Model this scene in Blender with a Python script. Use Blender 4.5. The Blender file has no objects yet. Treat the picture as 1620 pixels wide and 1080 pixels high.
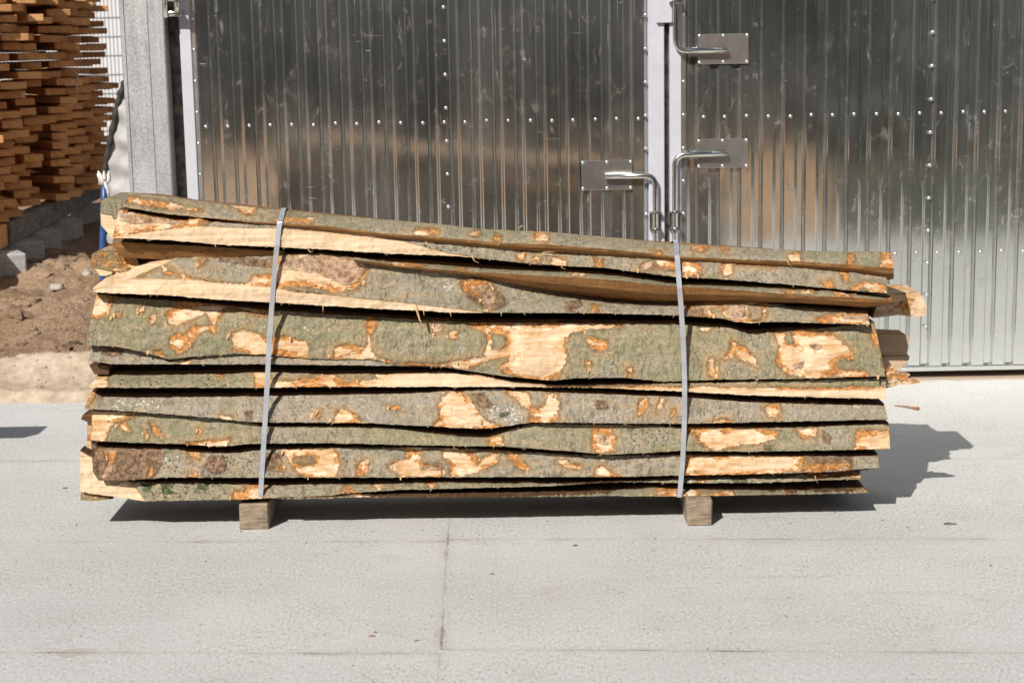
import bpy, bmesh, math, random
import numpy as np
from mathutils import Vector, Matrix
random.seed(7); rng = np.random.default_rng(7)
sc = bpy.context.scene
COL = sc.collection
# ------------------------------------------------------------------ camera
FPX, H = 2700.0, 1.55                       # focal length in photo pixels, eye height
PITCH, ROLL = math.radians(9.8), 0.018
fwd = np.array([0, math.cos(PITCH), -math.sin(PITCH)])
rt0 = np.array([1.0, 0, 0]); up0 = np.cross(rt0, fwd)
up = up0*math.cos(ROLL) + rt0*math.sin(ROLL)
rt = rt0*math.cos(ROLL) - up0*math.sin(ROLL)
EYE = np.array([0, 0, H])
cam_d = bpy.data.cameras.new("camera"); cam = bpy.data.objects.new("camera", cam_d); COL.objects.link(cam)
cam_d.sensor_width = 36; cam_d.lens = 36*FPX/1620; cam_d.clip_end = 600; cam_d.clip_start = .05
M = Matrix(((rt[0], up[0], -fwd[0], 0), (rt[1], up[1], -fwd[1], 0), (rt[2], up[2], -fwd[2], H), (0, 0, 0, 1)))
cam.matrix_world = M
cam_d.dof.use_dof = True; cam_d.dof.focus_distance = 5.55; cam_d.dof.aperture_fstop = 8
sc.camera = cam
def at(px, py, Y):
    """photo pixel -> world point on the plane y = Y (arrays welcome)"""
    px, py, Y = np.broadcast_arrays(np.asarray(px, float), np.asarray(py, float), np.asarray(Y, float))
    d = fwd + np.multiply.outer((px-810)/FPX, rt) + np.multiply.outer((540-py)/FPX, up)
    return EYE + d*(Y/d[..., 1])[..., None]
def gnd(px, py, z=0.0):
    d = fwd + (px-810)/FPX*rt + (540-py)/FPX*up
    return EYE + d*((z-H)/d[2])
# ------------------------------------------------------------------ light
sc.view_settings.view_transform = 'Standard'; sc.view_settings.look = 'None'; sc.view_settings.exposure = 0
SUN = np.array([.57, 1.13, -1.0]); SUN /= np.linalg.norm(SUN)      # travel direction
w = bpy.data.worlds.new("World"); sc.world = w; w.use_nodes = True
wn = w.node_tree; sky = wn.nodes.new('ShaderNodeTexSky'); sky.sky_type = 'NISHITA'; sky.sun_disc = False
sky.sun_elevation = math.asin(-SUN[2]); sky.sun_rotation = math.atan2(-SUN[0], -SUN[1]) % (2*math.pi)
sky.dust_density = 2.0
wn.links.new(sky.outputs[0], wn.nodes['Background'].inputs[0]); wn.nodes['Background'].inputs[1].default_value = 0.05
ld = bpy.data.lights.new("sun", 'SUN'); ld.energy = 5.2; ld.angle = math.radians(.5); ld.color = (1, .945, .87)
lo = bpy.data.objects.new("sun", ld); COL.objects.link(lo)
lo.rotation_euler = Vector(SUN).to_track_quat('-Z', 'Y').to_euler(); lo.location = (-3, -6, 8)
# ------------------------------------------------------------------ object helpers
def tag(o, label=None, cat=None, group=None, kind=None):
    if label: o['label'] = label
    if cat: o['category'] = cat
    if group: o['group'] = group
    if kind: o['kind'] = kind
    return o
def empty(name, loc, rz=0, **k):
    o = bpy.data.objects.new(name, None); COL.objects.link(o); o.location = loc; o.rotation_euler.z = rz
    o.empty_display_size = .1
    return tag(o, **k)
def link(name, verts, faces, mat, parent=None, smooth=False, origin=None, attrs=None, **k):
    """one mesh object; verts in world coordinates, origin set to its base centre"""
    v = np.asarray(verts, float)
    if origin is None: origin = np.array([(v[:, 0].min()+v[:, 0].max())/2, (v[:, 1].min()+v[:, 1].max())/2, v[:, 2].min()])
    origin = np.asarray(origin, float)
    me = bpy.data.meshes.new(name)
    me.from_pydata((v-origin).tolist(), [], [tuple(int(i) for i in f) for f in faces])
    for m in (mat if isinstance(mat, (list, tuple)) else [mat]): me.materials.append(m)
    if smooth: me.polygons.foreach_set('use_smooth', np.ones(len(me.polygons), bool))
    for n, a in (attrs or {}).items():
        at_ = me.attributes.new(n, 'FLOAT', 'POINT'); at_.data.foreach_set('value', np.asarray(a, np.float32).ravel())
    me.validate(); me.update()
    o = bpy.data.objects.new(name, me); COL.objects.link(o)
    loc = Vector(origin)
    if parent is not None:
        o.parent = parent; loc = loc - world_loc(parent)
    o.location = loc
    return tag(o, **k)
def world_loc(o):
    l = Vector(o.location)
    while o.parent is not None: o = o.parent; l = l + Vector(o.location)
    return l
class MB:
    def __init__(s): s.v = []; s.f = []
    def add(s, v, f):
        n = len(s.v); s.v += [tuple(map(float, p)) for p in v]; s.f += [tuple(i+n for i in q) for q in f]; return s
    def box(s, a, b, rz=0, jit=0, c=None):
        """box a..b; rz turns it about its own centre; corners chamfered"""
        a = np.minimum(a, b).astype(float), np.maximum(a, b).astype(float); lo_, hi = a; ce = (lo_+hi)/2; h = (hi-lo_)/2
        ch = min(h)*.12 if c is None else c
        bm = bmesh.new(); bmesh.ops.create_cube(bm, size=2)
        for v in bm.verts: v.co = Vector((v.co.x*h[0], v.co.y*h[1], v.co.z*h[2]))
        if ch > 0: bmesh.ops.bevel(bm, geom=bm.edges[:], offset=ch, segments=1, affect='EDGES')
        ca, sa = math.cos(rz), math.sin(rz)
        vv = [(ce[0]+v.co.x*ca-v.co.y*sa, ce[1]+v.co.x*sa+v.co.y*ca, ce[2]+v.co.z) for v in bm.verts]
        if jit: vv = [tuple(q+random.uniform(-jit, jit) for q in p) for p in vv]
        bm.verts.index_update()
        ff = [[v.index for v in f.verts] for f in bm.faces]; bm.free()
        return s.add(vv, ff)
    def tube(s, pts, r, n=12, cap=True):
        P = [np.asarray(p, float) for p in pts]; rr = r if isinstance(r, (list, tuple)) else [r]*len(P)
        ref = None; rings = []
        for i, p in enumerate(P):
            t = P[min(i+1, len(P)-1)]-P[max(i-1, 0)]; t = t/np.linalg.norm(t)
            if ref is None:
                ref = np.cross(t, [0, 0, 1.0]);
                if np.linalg.norm(ref) < .1: ref = np.cross(t, [1.0, 0, 0])
            u = ref-np.dot(ref, t)*t; u /= np.linalg.norm(u); ref = u; v = np.cross(t, u)
            rings.append([p+rr[i]*(math.cos(2*math.pi*k/n)*u+math.sin(2*math.pi*k/n)*v) for k in range(n)])
        vv = [q for R in rings for q in R]; ff = []
        for i in range(len(P)-1):
            for k in range(n):
                a, b = i*n+k, i*n+(k+1) % n; ff.append((a, b, b+n, a+n))
        if cap: ff.append(tuple(range(n-1, -1, -1))); ff.append(tuple((len(P)-1)*n+k for k in range(n)))
        return s.add(vv, ff)
    def build(s, name, mat, parent=None, smooth=False, **k): return link(name, s.v, s.f, mat, parent, smooth, **k)
def bend(a, b, c, r, n=8):
    """polyline a-b-c with the corner at b rounded by radius r"""
    a, b, c = (np.asarray(q, float) for q in (a, b, c)); u = (a-b)/np.linalg.norm(a-b); v = (c-b)/np.linalg.norm(c-b)
    p0, p1 = b+u*r, b+v*r; out = [a]
    for i in range(n+1):
        t = i/n; out.append((1-t)**2*p0+2*t*(1-t)*b+t*t*p1)
    return out+[c]
def vnoise(x, y, seed=0):
    """smooth 2-D value noise in -1..1"""
    xi = np.floor(x).astype(np.int64); yi = np.floor(y).astype(np.int64); xf = x-xi; yf = y-yi
    def h(a, b):
        n = (a*374761393 + b*668265263 + seed*974711) & 0x7fffffff
        n = ((n ^ (n >> 13))*1274126177) & 0x7fffffff
        return ((n ^ (n >> 16)) & 0xffff)/32767.5-1
    u = xf*xf*(3-2*xf); v = yf*yf*(3-2*yf)
    return (h(xi, yi)*(1-u)+h(xi+1, yi)*u)*(1-v)+(h(xi, yi+1)*(1-u)+h(xi+1, yi+1)*u)*v
def fbm(x, y, seed=0, o=4):
    s = 0; a = 1; t = 0
    for i in range(o): s = s+a*vnoise(x*2**i, y*2**i, seed+i*17); t += a; a *= .5
    return s/t
# ------------------------------------------------------------------ material helpers
class NT:
    def __init__(s, name):
        s.m = bpy.data.materials.new(name); s.m.use_nodes = True; s.t = s.m.node_tree; s.n = s.t.nodes
        s.b = s.n['Principled BSDF']; s.out = s.n['Material Output']
    def N(s, typ, **k):
        n = s.n.new(typ)
        for a, v in k.items(): setattr(n, a, v)
        return n
    def put(s, sock, v):
        if hasattr(v, 'is_output') or isinstance(v, bpy.types.NodeSocket): s.t.links.new(v, sock)
        elif isinstance(v, (tuple, list)) and len(v) == 3 and sock.type == 'RGBA': sock.default_value = (*v, 1)
        else: sock.default_value = v
    def obj(s): return s.N('ShaderNodeTexCoord').outputs['Object']
    def pos(s): return s.N('ShaderNodeNewGeometry').outputs['Position']
    def sep(s, v): n = s.N('ShaderNodeSeparateXYZ'); s.put(n.inputs[0], v); return n.outputs
    def scale(s, v, sc_, off=(0, 0, 0)):
        n = s.N('ShaderNodeMapping'); s.put(n.inputs[0], v); n.inputs['Scale'].default_value = sc_; n.inputs['Location'].default_value = off; return n.outputs[0]
    def noise(s, v, scale=5, detail=4, rough=.55, dist=0, col=False):
        n = s.N('ShaderNodeTexNoise'); s.put(n.inputs['Vector'], v); n.inputs['Scale'].default_value = scale
        n.inputs['Detail'].default_value = detail; n.inputs['Roughness'].default_value = rough; n.inputs['Distortion'].default_value = dist
        return n.outputs['Color' if col else 'Fac']
    def voro(s, v, scale=5, out='Distance', rand=1.0, feat='F1'):
        n = s.N('ShaderNodeTexVoronoi'); n.feature = feat; s.put(n.inputs['Vector'], v); n.inputs['Scale'].default_value = scale
        n.inputs['Randomness'].default_value = rand; return n.outputs[out]
    def mt(s, op, a, b=0.0, c=0.0, clamp=False):
        n = s.N('ShaderNodeMath', operation=op, use_clamp=clamp); s.put(n.inputs[0], a); s.put(n.inputs[1], b)
        if op in ('MULTIPLY_ADD', 'SMOOTH_MIN', 'WRAP'): s.put(n.inputs[2], c)
        return n.outputs[0]
    def ss(s, v, a, b, lo_=0.0, hi=1.0):
        n = s.N('ShaderNodeMapRange', interpolation_type='SMOOTHSTEP'); s.put(n.inputs[0], v)
        n.inputs[1].default_value = a; n.inputs[2].default_value = b; n.inputs[3].default_value = lo_; n.inputs[4].default_value = hi
        return n.outputs[0]
    def mix(s, f, a, b, mode='MIX'):
        n = s.N('ShaderNodeMix', data_type='RGBA', blend_type=mode); s.put(n.inputs[0], f); s.put(n.inputs[6], a); s.put(n.inputs[7], b); return n.outputs[2]
    def attr(s, name): return s.N('ShaderNodeAttribute', attribute_name=name).outputs['Fac']
    def rnd(s): return s.N('ShaderNodeObjectInfo').outputs['Random']
    def bump(s, h, strength=.5, dist=.01, prev=None):
        n = s.N('ShaderNodeBump'); s.put(n.inputs['Height'], h); n.inputs['Strength'].default_value = strength; n.inputs['Distance'].default_value = dist
        if prev is not None: s.put(n.inputs['Normal'], prev)
        return n.outputs[0]
    def done(s, color=None, rough=.8, metal=0.0, normal=None, spec=None):
        if color is not None: s.put(s.b.inputs['Base Color'], color)
        s.put(s.b.inputs['Roughness'], rough); s.put(s.b.inputs['Metallic'], metal)
        if normal is not None: s.put(s.b.inputs['Normal'], normal)
        if spec is not None: s.b.inputs['Specular IOR Level'].default_value = spec
        return s.m
def simple(name, color, rough=.7, metal=0.0, ns=30, amt=.25, bump=.2, bd=.003):
    t = NT(name); p = t.obj(); n = t.noise(p, ns, 6, .65)
    c = t.mix(t.ss(n, .3, .7), tuple(q*(1-amt) for q in color), tuple(min(1, q*(1+amt)) for q in color))
    return t.done(c, rough, metal, t.bump(n, bump, bd))
# ------------------------------------------------------------------ materials
def mat_bark():
    t = NT('bark_and_peel'); p = t.obj()
    def cn(v, lo_=.36, hi=.64): return t.ss(v, lo_, hi)
    nj = t.noise(t.scale(p, (70, 70, 95)), 1, 6, .75); nk = t.noise(t.scale(p, (17, 17, 24)), 1, 4, .65); nv = t.noise(t.scale(p, (180, 180, 60), (2, 1, 3)), 1, 4, .7)
    d0 = t.mt('ADD', t.attr('peel'), t.mt('MULTIPLY', t.mt('SUBTRACT', nk, .5), 14.0))
    d = t.mt('ADD', d0, t.mt('MULTIPLY', t.mt('SUBTRACT', nj, .5), 12.0)); d = t.mt('ADD', d, t.mt('MULTIPLY', t.mt('SUBTRACT', nv, .5), 5.0))
    peel = t.ss(d, -.35, .35)
    # stray flakes knocked off the bark
    f1 = t.noise(t.scale(p, (13, 13, 34), (4, 2, 9)), 1, 6, .72, .6); f2 = t.noise(t.scale(p, (3, 3, 7), (5, 1, 2)), 1, 2, .5)
    chip = t.ss(t.mt('ADD', f1, t.mt('MULTIPLY', t.mt('SUBTRACT', f2, .5), .35)), .705, .72)
    # bark skin
    tone = t.attr('tone'); n1 = t.noise(t.scale(p, (4, 4, 10)), 1, 5, .6); n2 = t.noise(t.scale(p, (110, 110, 150)), 1, 5, .8); n2c = cn(n2, .33, .68)
    n3 = t.noise(t.scale(p, (24, 24, 14), (3, 3, 1)), 1, 6, .72); n4 = t.noise(t.scale(p, (9, 9, 40), (1, 8, 3)), 1, 5, .65, .5); n5 = t.noise(t.scale(p, (60, 60, 60), (1, 2, 8)), 1, 5, .75)
    n2s = t.ss(n2c, 0, 1, .25, .75); green = t.mix(n2s, (.135, .135, .078), (.30, .295, .195)); grey = t.mix(n2s, (.18, .16, .13), (.40, .365, .31))
    green = t.mix(t.ss(t.noise(t.scale(p, (6, 6, 16), (7, 4, 4)), 1, 4, .6), .42, .6, 0, .6), green, t.mix(n2s, (.19, .165, .105), (.35, .31, .215)))
    f = t.mt('ADD', tone, t.mt('MULTIPLY', t.mt('SUBTRACT', n1, .5), 2.4)); f = t.mt('ADD', f, t.mt('MULTIPLY', t.mt('SUBTRACT', n3, .5), 1.2), clamp=True)
    bark = t.mix(f, green, grey); bark = t.mix(t.ss(t.noise(t.scale(p, (16, 16, 26), (12, 5, 5)), 1, 5, .7, .6), .54, .7, 0, .7), bark, t.mix(n2s, (.2, .125, .07), (.4, .29, .18)))
    bark = t.mix(t.ss(n4, .47, .66, 0, .75), bark, t.mix(n2c, (.22, .175, .11), (.44, .36, .25)))     # buff rubbed streaks
    bark = t.mix(t.ss(n3, .47, .34, 0, .4), bark, t.mix(n2s, (.07, .076, .045), (.17, .18, .1)))
    bark = t.mix(t.ss(n5, .58, .7, 0, .35), bark, (.42, .40, .33)); bark = t.mix(t.ss(n5, .41, .30, 0, .4), bark, (.055, .052, .035))
    fi = t.ss(t.mt('ABSOLUTE', t.mt('SUBTRACT', t.noise(t.scale(p, (38, 38, 6), (9, 9, 1)), 1, 4, .6), .5)), .012, .0); bark = t.mix(t.mt('MULTIPLY', fi, t.ss(n1, .45, .6, 0, .6)), bark, (.05, .04, .025))
    br = t.mt('ADD', t.attr('brown'), t.mt('MULTIPLY', t.mt('SUBTRACT', nk, .5), 1.3)); br = t.mt('ADD', br, t.mt('MULTIPLY', t.mt('SUBTRACT', nj, .5), .9))
    bnoise = t.mix(cn(n5), (.07, .042, .027), (.33, .21, .135)); bnoise = t.mix(t.ss(nj, .58, .7, 0, .7), bnoise, (.5, .38, .28))
    bark = t.mix(t.mt('MULTIPLY', t.ss(br, .35, .62), .9), bark, bnoise)
    v4 = t.voro(t.scale(p, (230, 230, 300), (7, 1, 2)), 1, 'Distance'); bark = t.mix(t.ss(v4, .2, .05, 0, .3), bark, (.05, .05, .03))
    v2 = t.noise(t.scale(p, (95, 95, 120), (11, 2, 5)), 1, 5, .75); lat = t.mt('ADD', t.attr('lichen'), t.mt('MULTIPLY', t.mt('SUBTRACT', n3, .5), 1.6)); lat = t.mt('ADD', lat, -.12)
    li = t.ss(t.mt('ADD', v2, t.mt('MULTIPLY', lat, .16)), .655, .70); bark = t.mix(t.mt('MULTIPLY', li, .85), bark, (.66, .66, .62))
    v3 = t.voro(t.scale(p, (75, 75, 100), (1, 3, 7)), 1, 'Distance'); v3 = t.mt('ADD', v3, t.mt('MULTIPLY', t.mt('SUBTRACT', nj, .5), .5))
    pat = t.ss(t.mt('ADD', t.attr('pits'), t.mt('MULTIPLY', t.mt('SUBTRACT', nk, .5), 1.6)), .35, .7)
    pit = t.mt('MULTIPLY', t.ss(v3, .26, .18), pat)
    bark = t.mix(pit, bark, (.018, .015, .01))
    mo = t.ss(t.mt('ADD', t.attr('moss'), t.mt('MULTIPLY', t.mt('SUBTRACT', nj, .5), 2.8)), .5, .7); bark = t.mix(t.mt('MULTIPLY', mo, .85), bark, t.mix(n2c, (.015, .035, .01), (.12, .17, .06)))
    halo = t.mt('MULTIPLY', t.ss(t.mt('ADD', d0, t.mt('MULTIPLY', t.mt('SUBTRACT', nj, .5), 10)), -15, 1), t.ss(n1, .4, .56, .2, .9)); bark = t.mix(halo, bark, t.mix(n2s, (.26, .16, .075), (.5, .36, .2)))
    # peeled wood
    w1 = t.noise(t.scale(p, (9, 9, 60)), 1, 6, .7, .9); w2 = t.noise(t.scale(p, (26, 26, 30)), 1, 6, .72); w3 = t.noise(t.scale(p, (12, 12, 14), (6, 3, 3)), 1, 3, .6)
    wood = t.mix(cn(w1), (.50, .29, .13), (.72, .52, .33)); wood = t.mix(t.ss(w3, .42, .62, 0, .75), wood, t.mix(cn(w1), (.66, .48, .30), (.84, .72, .55)))
    wood = t.mix(t.ss(w2, .54, .68, 0, .8), wood, t.mix(nj, (.3, .14, .05), (.62, .36, .16)))
    wood = t.mix(t.ss(n5, .58, .68, 0, .6), wood, (.3, .17, .09))
    wood = t.mix(t.ss(t.mt('ADD', t.mt('MULTIPLY', t.attr('brown'), .9), t.mt('MULTIPLY', t.mt('SUBTRACT', w2, .5), 1.6)), .35, .7, 0, .85), wood, t.mix(cn(n5), (.15, .08, .045), (.56, .38, .26)))
    rimw = t.mt('MULTIPLY', t.ss(t.noise(t.scale(p, (10, 10, 16), (3, 9, 3)), 1, 4, .65), .4, .6, -.8, 2.6), 3.6); rimw = t.mt('ADD', rimw, t.mt('MULTIPLY', t.mt('SUBTRACT', w2, .5), 14.0))
    rim = t.ss(t.mt('SUBTRACT', t.mt('MULTIPLY_ADD', t.mt('SUBTRACT', d, d0), .5, d0), rimw), 2.2, -1.5)
    rimc = t.mix(cn(nj), (.24, .085, .02), (.62, .29, .085)); wood = t.mix(t.mt('MULTIPLY', rim, .92), wood, rimc)
    bark = t.mix(1.0, bark, (1.17, 1.13, 1.08), 'MULTIPLY')
    col = t.mix(peel, bark, wood)
    col = t.mix(chip, col, t.mix(cn(nj), (.3, .13, .04), (.74, .5, .27)))
    ed = t.mt('ABSOLUTE', t.mt('ADD', d, .7)); col = t.mix(t.mt('MULTIPLY', t.ss(ed, .9, .1), t.ss(nk, .42, .58, 0, .75)), col, (.06, .028, .012))
    # clean sawn wood
    sd = t.mt('ADD', t.attr('sawn'), t.mt('MULTIPLY', t.mt('SUBTRACT', nj, .5), 4)); s1 = t.noise(t.scale(p, (2.2, 2.2, 70), (9, 2, 5)), 1, 5, .6, 1.2); s2 = t.noise(t.scale(p, (40, 40, 7)), 1, 3, .6)
    sawn = t.mix(cn(s1, .32, .68), (.54, .385, .235), (.70, .55, .38)); sawn = t.mix(t.ss(w3, .5, .7, 0, .45), sawn, (.62, .40, .2)); sawn = t.mix(t.ss(s2, .5, .62, 0, .3), sawn, (.74, .62, .46)); sawn = t.mix(t.ss(n5, .62, .7, 0, .4), sawn, (.4, .25, .13))
    sn = t.ss(sd, -.5, .5); sr = t.ss(sd, 3.0, .3); sawn = t.mix(t.mt('MULTIPLY', sr, .5), sawn, (.5, .27, .1))
    col = t.mix(sn, col, sawn)
    flat = t.mt('MAXIMUM', peel, sn)
    hgt = t.mt('MULTIPLY', t.mt('ADD', n2, t.mt('MULTIPLY', n5, 1.6)), t.ss(flat, 0, 1, .9, .25)); hgt = t.mt('ADD', hgt, t.ss(flat, 0, 1, 3.2, 0)); hgt = t.mt('ADD', hgt, t.mt('MULTIPLY', t.ss(d, -5, -.6), t.ss(flat, 0, 1, 1.2, 0)))
    hgt = t.mt('ADD', hgt, t.mt('MULTIPLY', t.mt('MULTIPLY', w1, flat), .6)); hgt = t.mt('SUBTRACT', hgt, pit); hgt = t.mt('SUBTRACT', hgt, t.mt('MULTIPLY', fi, t.ss(flat, 0, 1, 1, 0)))
    hgt = t.mt('ADD', hgt, t.mt('MULTIPLY', nj, 1.2)); hgt = t.mt('ADD', hgt, t.mt('MULTIPLY', t.mt('MULTIPLY', mo, n2), 2.5)); hgt = t.mt('ADD', hgt, t.mt('MULTIPLY', t.mt('MULTIPLY', t.ss(br, .35, .62), n5), 2.5))
    return t.done(col, .88, 0, t.bump(hgt, .75, .004), .2)
def mat_wood(name, lo_, hi, sx=(2.5, 60, 110), sc_=1.0, dirt=.25, orange=0.0, var=.0):
    t = NT(name); p = t.obj(); s1 = t.noise(t.scale(p, tuple(q*sc_ for q in sx)), 1, 5, .6, .7); n = t.noise(p, 7, 4, .6)
    c = t.mix(t.ss(s1, .3, .72), lo_, hi); c = t.mix(t.ss(n, .5, .75, 0, dirt), c, tuple(q*.35 for q in lo_))
    if orange: c = t.mix(t.ss(t.noise(p, 16, 5, .7), .5, .68, 0, orange), c, (.5, .22, .05))
    if var:
        r = t.rnd(); c = t.mix(t.ss(r, 0, 1, 0, var), c, tuple(q*.42 for q in lo_)); c = t.mix(t.ss(t.noise(t.rnd(), 57, 0), .55, .7, 0, .5), c, hi)
    return t.done(c, .8, 0, t.bump(s1, .35, .002), .3)
def mat_sheet():
    """bright aluminium sheet: mirror-like, softened along its height, with scuffs and stains"""
    t = NT('aluminium_sheet'); p = t.pos()
    streak = t.noise(t.scale(p, (55, 1, .7)), 1, 4, .6); cloud = t.noise(t.scale(p, (2.2, 1, 1.6)), 1, 5, .6); fine = t.noise(t.scale(p, (12, 1, 9)), 1, 6, .7)
    wave = t.noise(t.scale(p, (9, 1, 1.3)), 1, 2, .5)
    # scratches: thin slanted and level marks in places
    rot = t.N('ShaderNodeMapping'); t.put(rot.inputs[0], p); rot.inputs['Rotation'].default_value = (0, .35, 0); rot.inputs['Scale'].default_value = (5, 1, 150)
    s1 = t.ss(t.noise(rot.outputs[0], 1, 3, .6), .69, .72); s2 = t.ss(t.noise(t.scale(p, (190, 1, 2.6), (3, 0, 1)), 1, 2, .5), .71, .75)
    reg = t.ss(t.noise(t.scale(p, (3.2, 1, 3.6), (4, 0, 2)), 1, 3, .6), .54, .66)
    sp = t.ss(t.voro(t.scale(p, (38, 1, 30)), 1, 'Distance'), .10, .05); sp = t.mt('MULTIPLY', sp, t.ss(fine, .5, .6))
    scr = t.mt('MAXIMUM', t.mt('MULTIPLY', s1, reg), t.mt('MULTIPLY', s2, .6)); scr = t.mt('MULTIPLY', t.mt('MAXIMUM', scr, sp), .6)
    hand = t.mt('MULTIPLY', t.ss(t.noise(t.scale(p, (14, 1, 7), (8, 0, 3)), 1, 5, .75, 1.5), .52, .68), t.ss(fine, .4, .6, .3, 1.0))
    base = t.mix(cloud, (.68, .705, .685), (.83, .845, .82)); base = t.mix(t.ss(streak, .3, .7, 0, .15), base, (.6, .595, .57))
    lvl = t.sep(p)[2]
    base = t.mix(t.mt('MULTIPLY', t.mt('MAXIMUM', scr, t.mt('MULTIPLY', hand, .3)), .8), base, (.9, .9, .9))
    rough = t.mt('ADD', t.ss(cloud, .3, .7, .06, .12), t.mt('MULTIPLY', scr, .45)); rough = t.mt('ADD', rough, t.mt('MULTIPLY', hand, .2))
    rough = t.mt('ADD', rough, t.mt('MULTIPLY', streak, .02))
    nb = t.bump(wave, .12, .01); nb = t.bump(scr, .3, .001, nb)
    drt = t.mt('MULTIPLY', t.ss(cloud, .3, .7, .55, 1.0), t.ss(streak, .3, .7, .75, 1.1)); return t.done(t.mix(.0, base, base), rough, t.mt('SUBTRACT', 1.0, t.mt('MULTIPLY', drt, .075)), nb)
def mat_galv():
    t = NT('galvanised_panel'); p = t.pos(); v = t.voro(t.scale(p, (90, 90, 70)), 1, 'Color'); vv = t.N('ShaderNodeRGBToBW'); t.put(vv.inputs[0], v)
    n = t.noise(t.scale(p, (4, 1, 1.2)), 1, 6, .7); st = t.noise(t.scale(p, (40, 1, 1)), 1, 3, .5); fz = t.noise(p, 160, 4, .8)
    c = t.mix(t.ss(t.mt('ADD', n, t.mt('MULTIPLY', t.mt('SUBTRACT', vv.outputs[0], .5), .12)), .35, .7), (.27, .27, .275), (.46, .46, .47))
    c = t.mix(t.ss(st, .5, .7, 0, .5), c, (.5, .5, .51)); c = t.mix(t.ss(fz, .47, .62, 0, .6), c, (.16, .16, .16)); c = t.mix(t.ss(fz, .46, .36, 0, .5), c, (.6, .6, .6))
    return t.done(c, .6, .15, t.bump(n, .3, .003))
def mat_concrete(lines):
    """pale cast slabs; lines = joints in world space (x0,y0,x1,y1,halfwidth, chip, limits)"""
    t = NT('concrete_slab'); p = t.pos(); x, y, z = t.sep(p)
    n1 = t.noise(p, .9, 5, .6); n2 = t.noise(p, 6, 6, .65); n3 = t.noise(t.scale(p, (.8, 5, 1)), 1, 6, .7); f = t.noise(p, 130, 4, .75); g = t.noise(p, 420, 2, .7)
    c = t.mix(t.ss(n1, .3, .7), (.515, .522, .515), (.60, .608, .602)); c = t.mix(t.ss(n3, .5, .72, 0, .55), c, (.60, .61, .605))
    c = t.mix(t.ss(n2, .52, .75, 0, .35), c, (.39, .385, .365)); c = t.mix(t.ss(y, YPAD-1.2, YPAD+.4, 0, .45), c, (.66, .67, .67)); f2 = t.noise(t.scale(p, (120, 48, 100)), 1, 4, .8); n6 = t.ss(t.noise(p, 2.3, 4, .6), .35, .65, .35, 1.0)
    c = t.mix(t.mt('MULTIPLY', t.ss(f2, .52, .64), t.mt('MULTIPLY', n6, .75)), c, (.29, .27, .24)); c = t.mix(t.ss(f2, .47, .36, 0, .6), c, (.74, .74, .73)); c = t.mix(t.ss(f, .5, .62, 0, .35), c, (.38, .36, .33))
    c = t.mix(t.ss(g, .56, .66, 0, .55), c, (.18, .165, .15))
    vd = t.voro(t.scale(p, (38, 20, 38)), 1, 'Distance'); c = t.mix(t.mt('MULTIPLY', t.ss(t.mt('ADD', vd, t.mt('MULTIPLY', f, .12)), .19, .13), t.ss(n2, .38, .6, .0, .85)), c, (.15, .13, .11))
    # tyre scuffs and a brown silt film
    sc1 = t.noise(t.scale(p, (.55, 9, 1), (2, 1, 0)), 1, 3, .5, .4); c = t.mix(t.ss(sc1, .64, .72, 0, .18), c, (.22, .21, .2))
    c = t.mix(t.ss(t.noise(p, 1.7, 5, .65, .6), .58, .78, 0, .35), c, (.46, .37, .27))
    hgt = t.mt('ADD', t.mt('MULTIPLY', f, .5), n2)
    jn = t.mt('MULTIPLY', t.mt('SUBTRACT', t.noise(p, 11, 5, .75), .5), .05); jm = t.noise(p, 3.1, 3, .6)
    for (x0, y0, x1, y1, hw, a0, a1) in lines:
        L = math.hypot(x1-x0, y1-y0); ux, uy = (x1-x0)/L, (y1-y0)/L
        al = t.mt('ADD', t.mt('MULTIPLY', t.mt('SUBTRACT', x, x0), ux), t.mt('MULTIPLY', t.mt('SUBTRACT', y, y0), uy))
        dd = t.mt('ADD', t.mt('MULTIPLY', t.mt('SUBTRACT', x, x0), -uy), t.mt('MULTIPLY', t.mt('SUBTRACT', y, y0), ux))
        lim = t.mt('MULTIPLY', t.mt('GREATER_THAN', al, a0), t.mt('LESS_THAN', al, a1))
        ad = t.mt('ABSOLUTE', t.mt('ADD', dd, t.mt('MULTIPLY', jn, .35)))
        soft = t.mt('MULTIPLY', t.ss(ad, .04, .0, 0, .2), lim); c = t.mix(t.mt('MULTIPLY', soft, t.ss(jm, .35, .65)), c, (.36, .28, .2))
        # silt-filled chips along the joint
        chip = t.mt('MULTIPLY', t.mt('LESS_THAN', t.mt('ABSOLUTE', t.mt('ADD', dd, t.mt('MULTIPLY', jn, 1.2))), t.ss(jm, .6, .72, 0, .04)), lim)
        c = t.mix(t.mt('MULTIPLY', chip, .6), c, (.43, .39, .34))
        line = t.mt('MULTIPLY', t.ss(t.mt('SUBTRACT', ad, t.ss(jm, .3, .7, 0, hw)), .003, .0), lim)
        c = t.mix(t.mt('MULTIPLY', line, t.ss(n2, .43, .61, .16, .62)), c, t.mix(t.ss(jm, .45, .62), (.36, .29, .23), (.09, .065, .05)))
        hgt = t.mt('SUBTRACT', hgt, t.mt('MULTIPLY', line, 3))
    # sandy rust run along the foot of the door
    wl = t.mt('ADD', t.mt('SUBTRACT', y, YW-.09), t.mt('MULTIPLY', jn, 3)); c = t.mix(t.ss(wl, -.03, .06, 0, .7), c, t.mix(n2, (.35, .2, .1), (.55, .42, .28)))
    return t.done(c, .9, 0, t.bump(hgt, .12, .003), .2)
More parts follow.
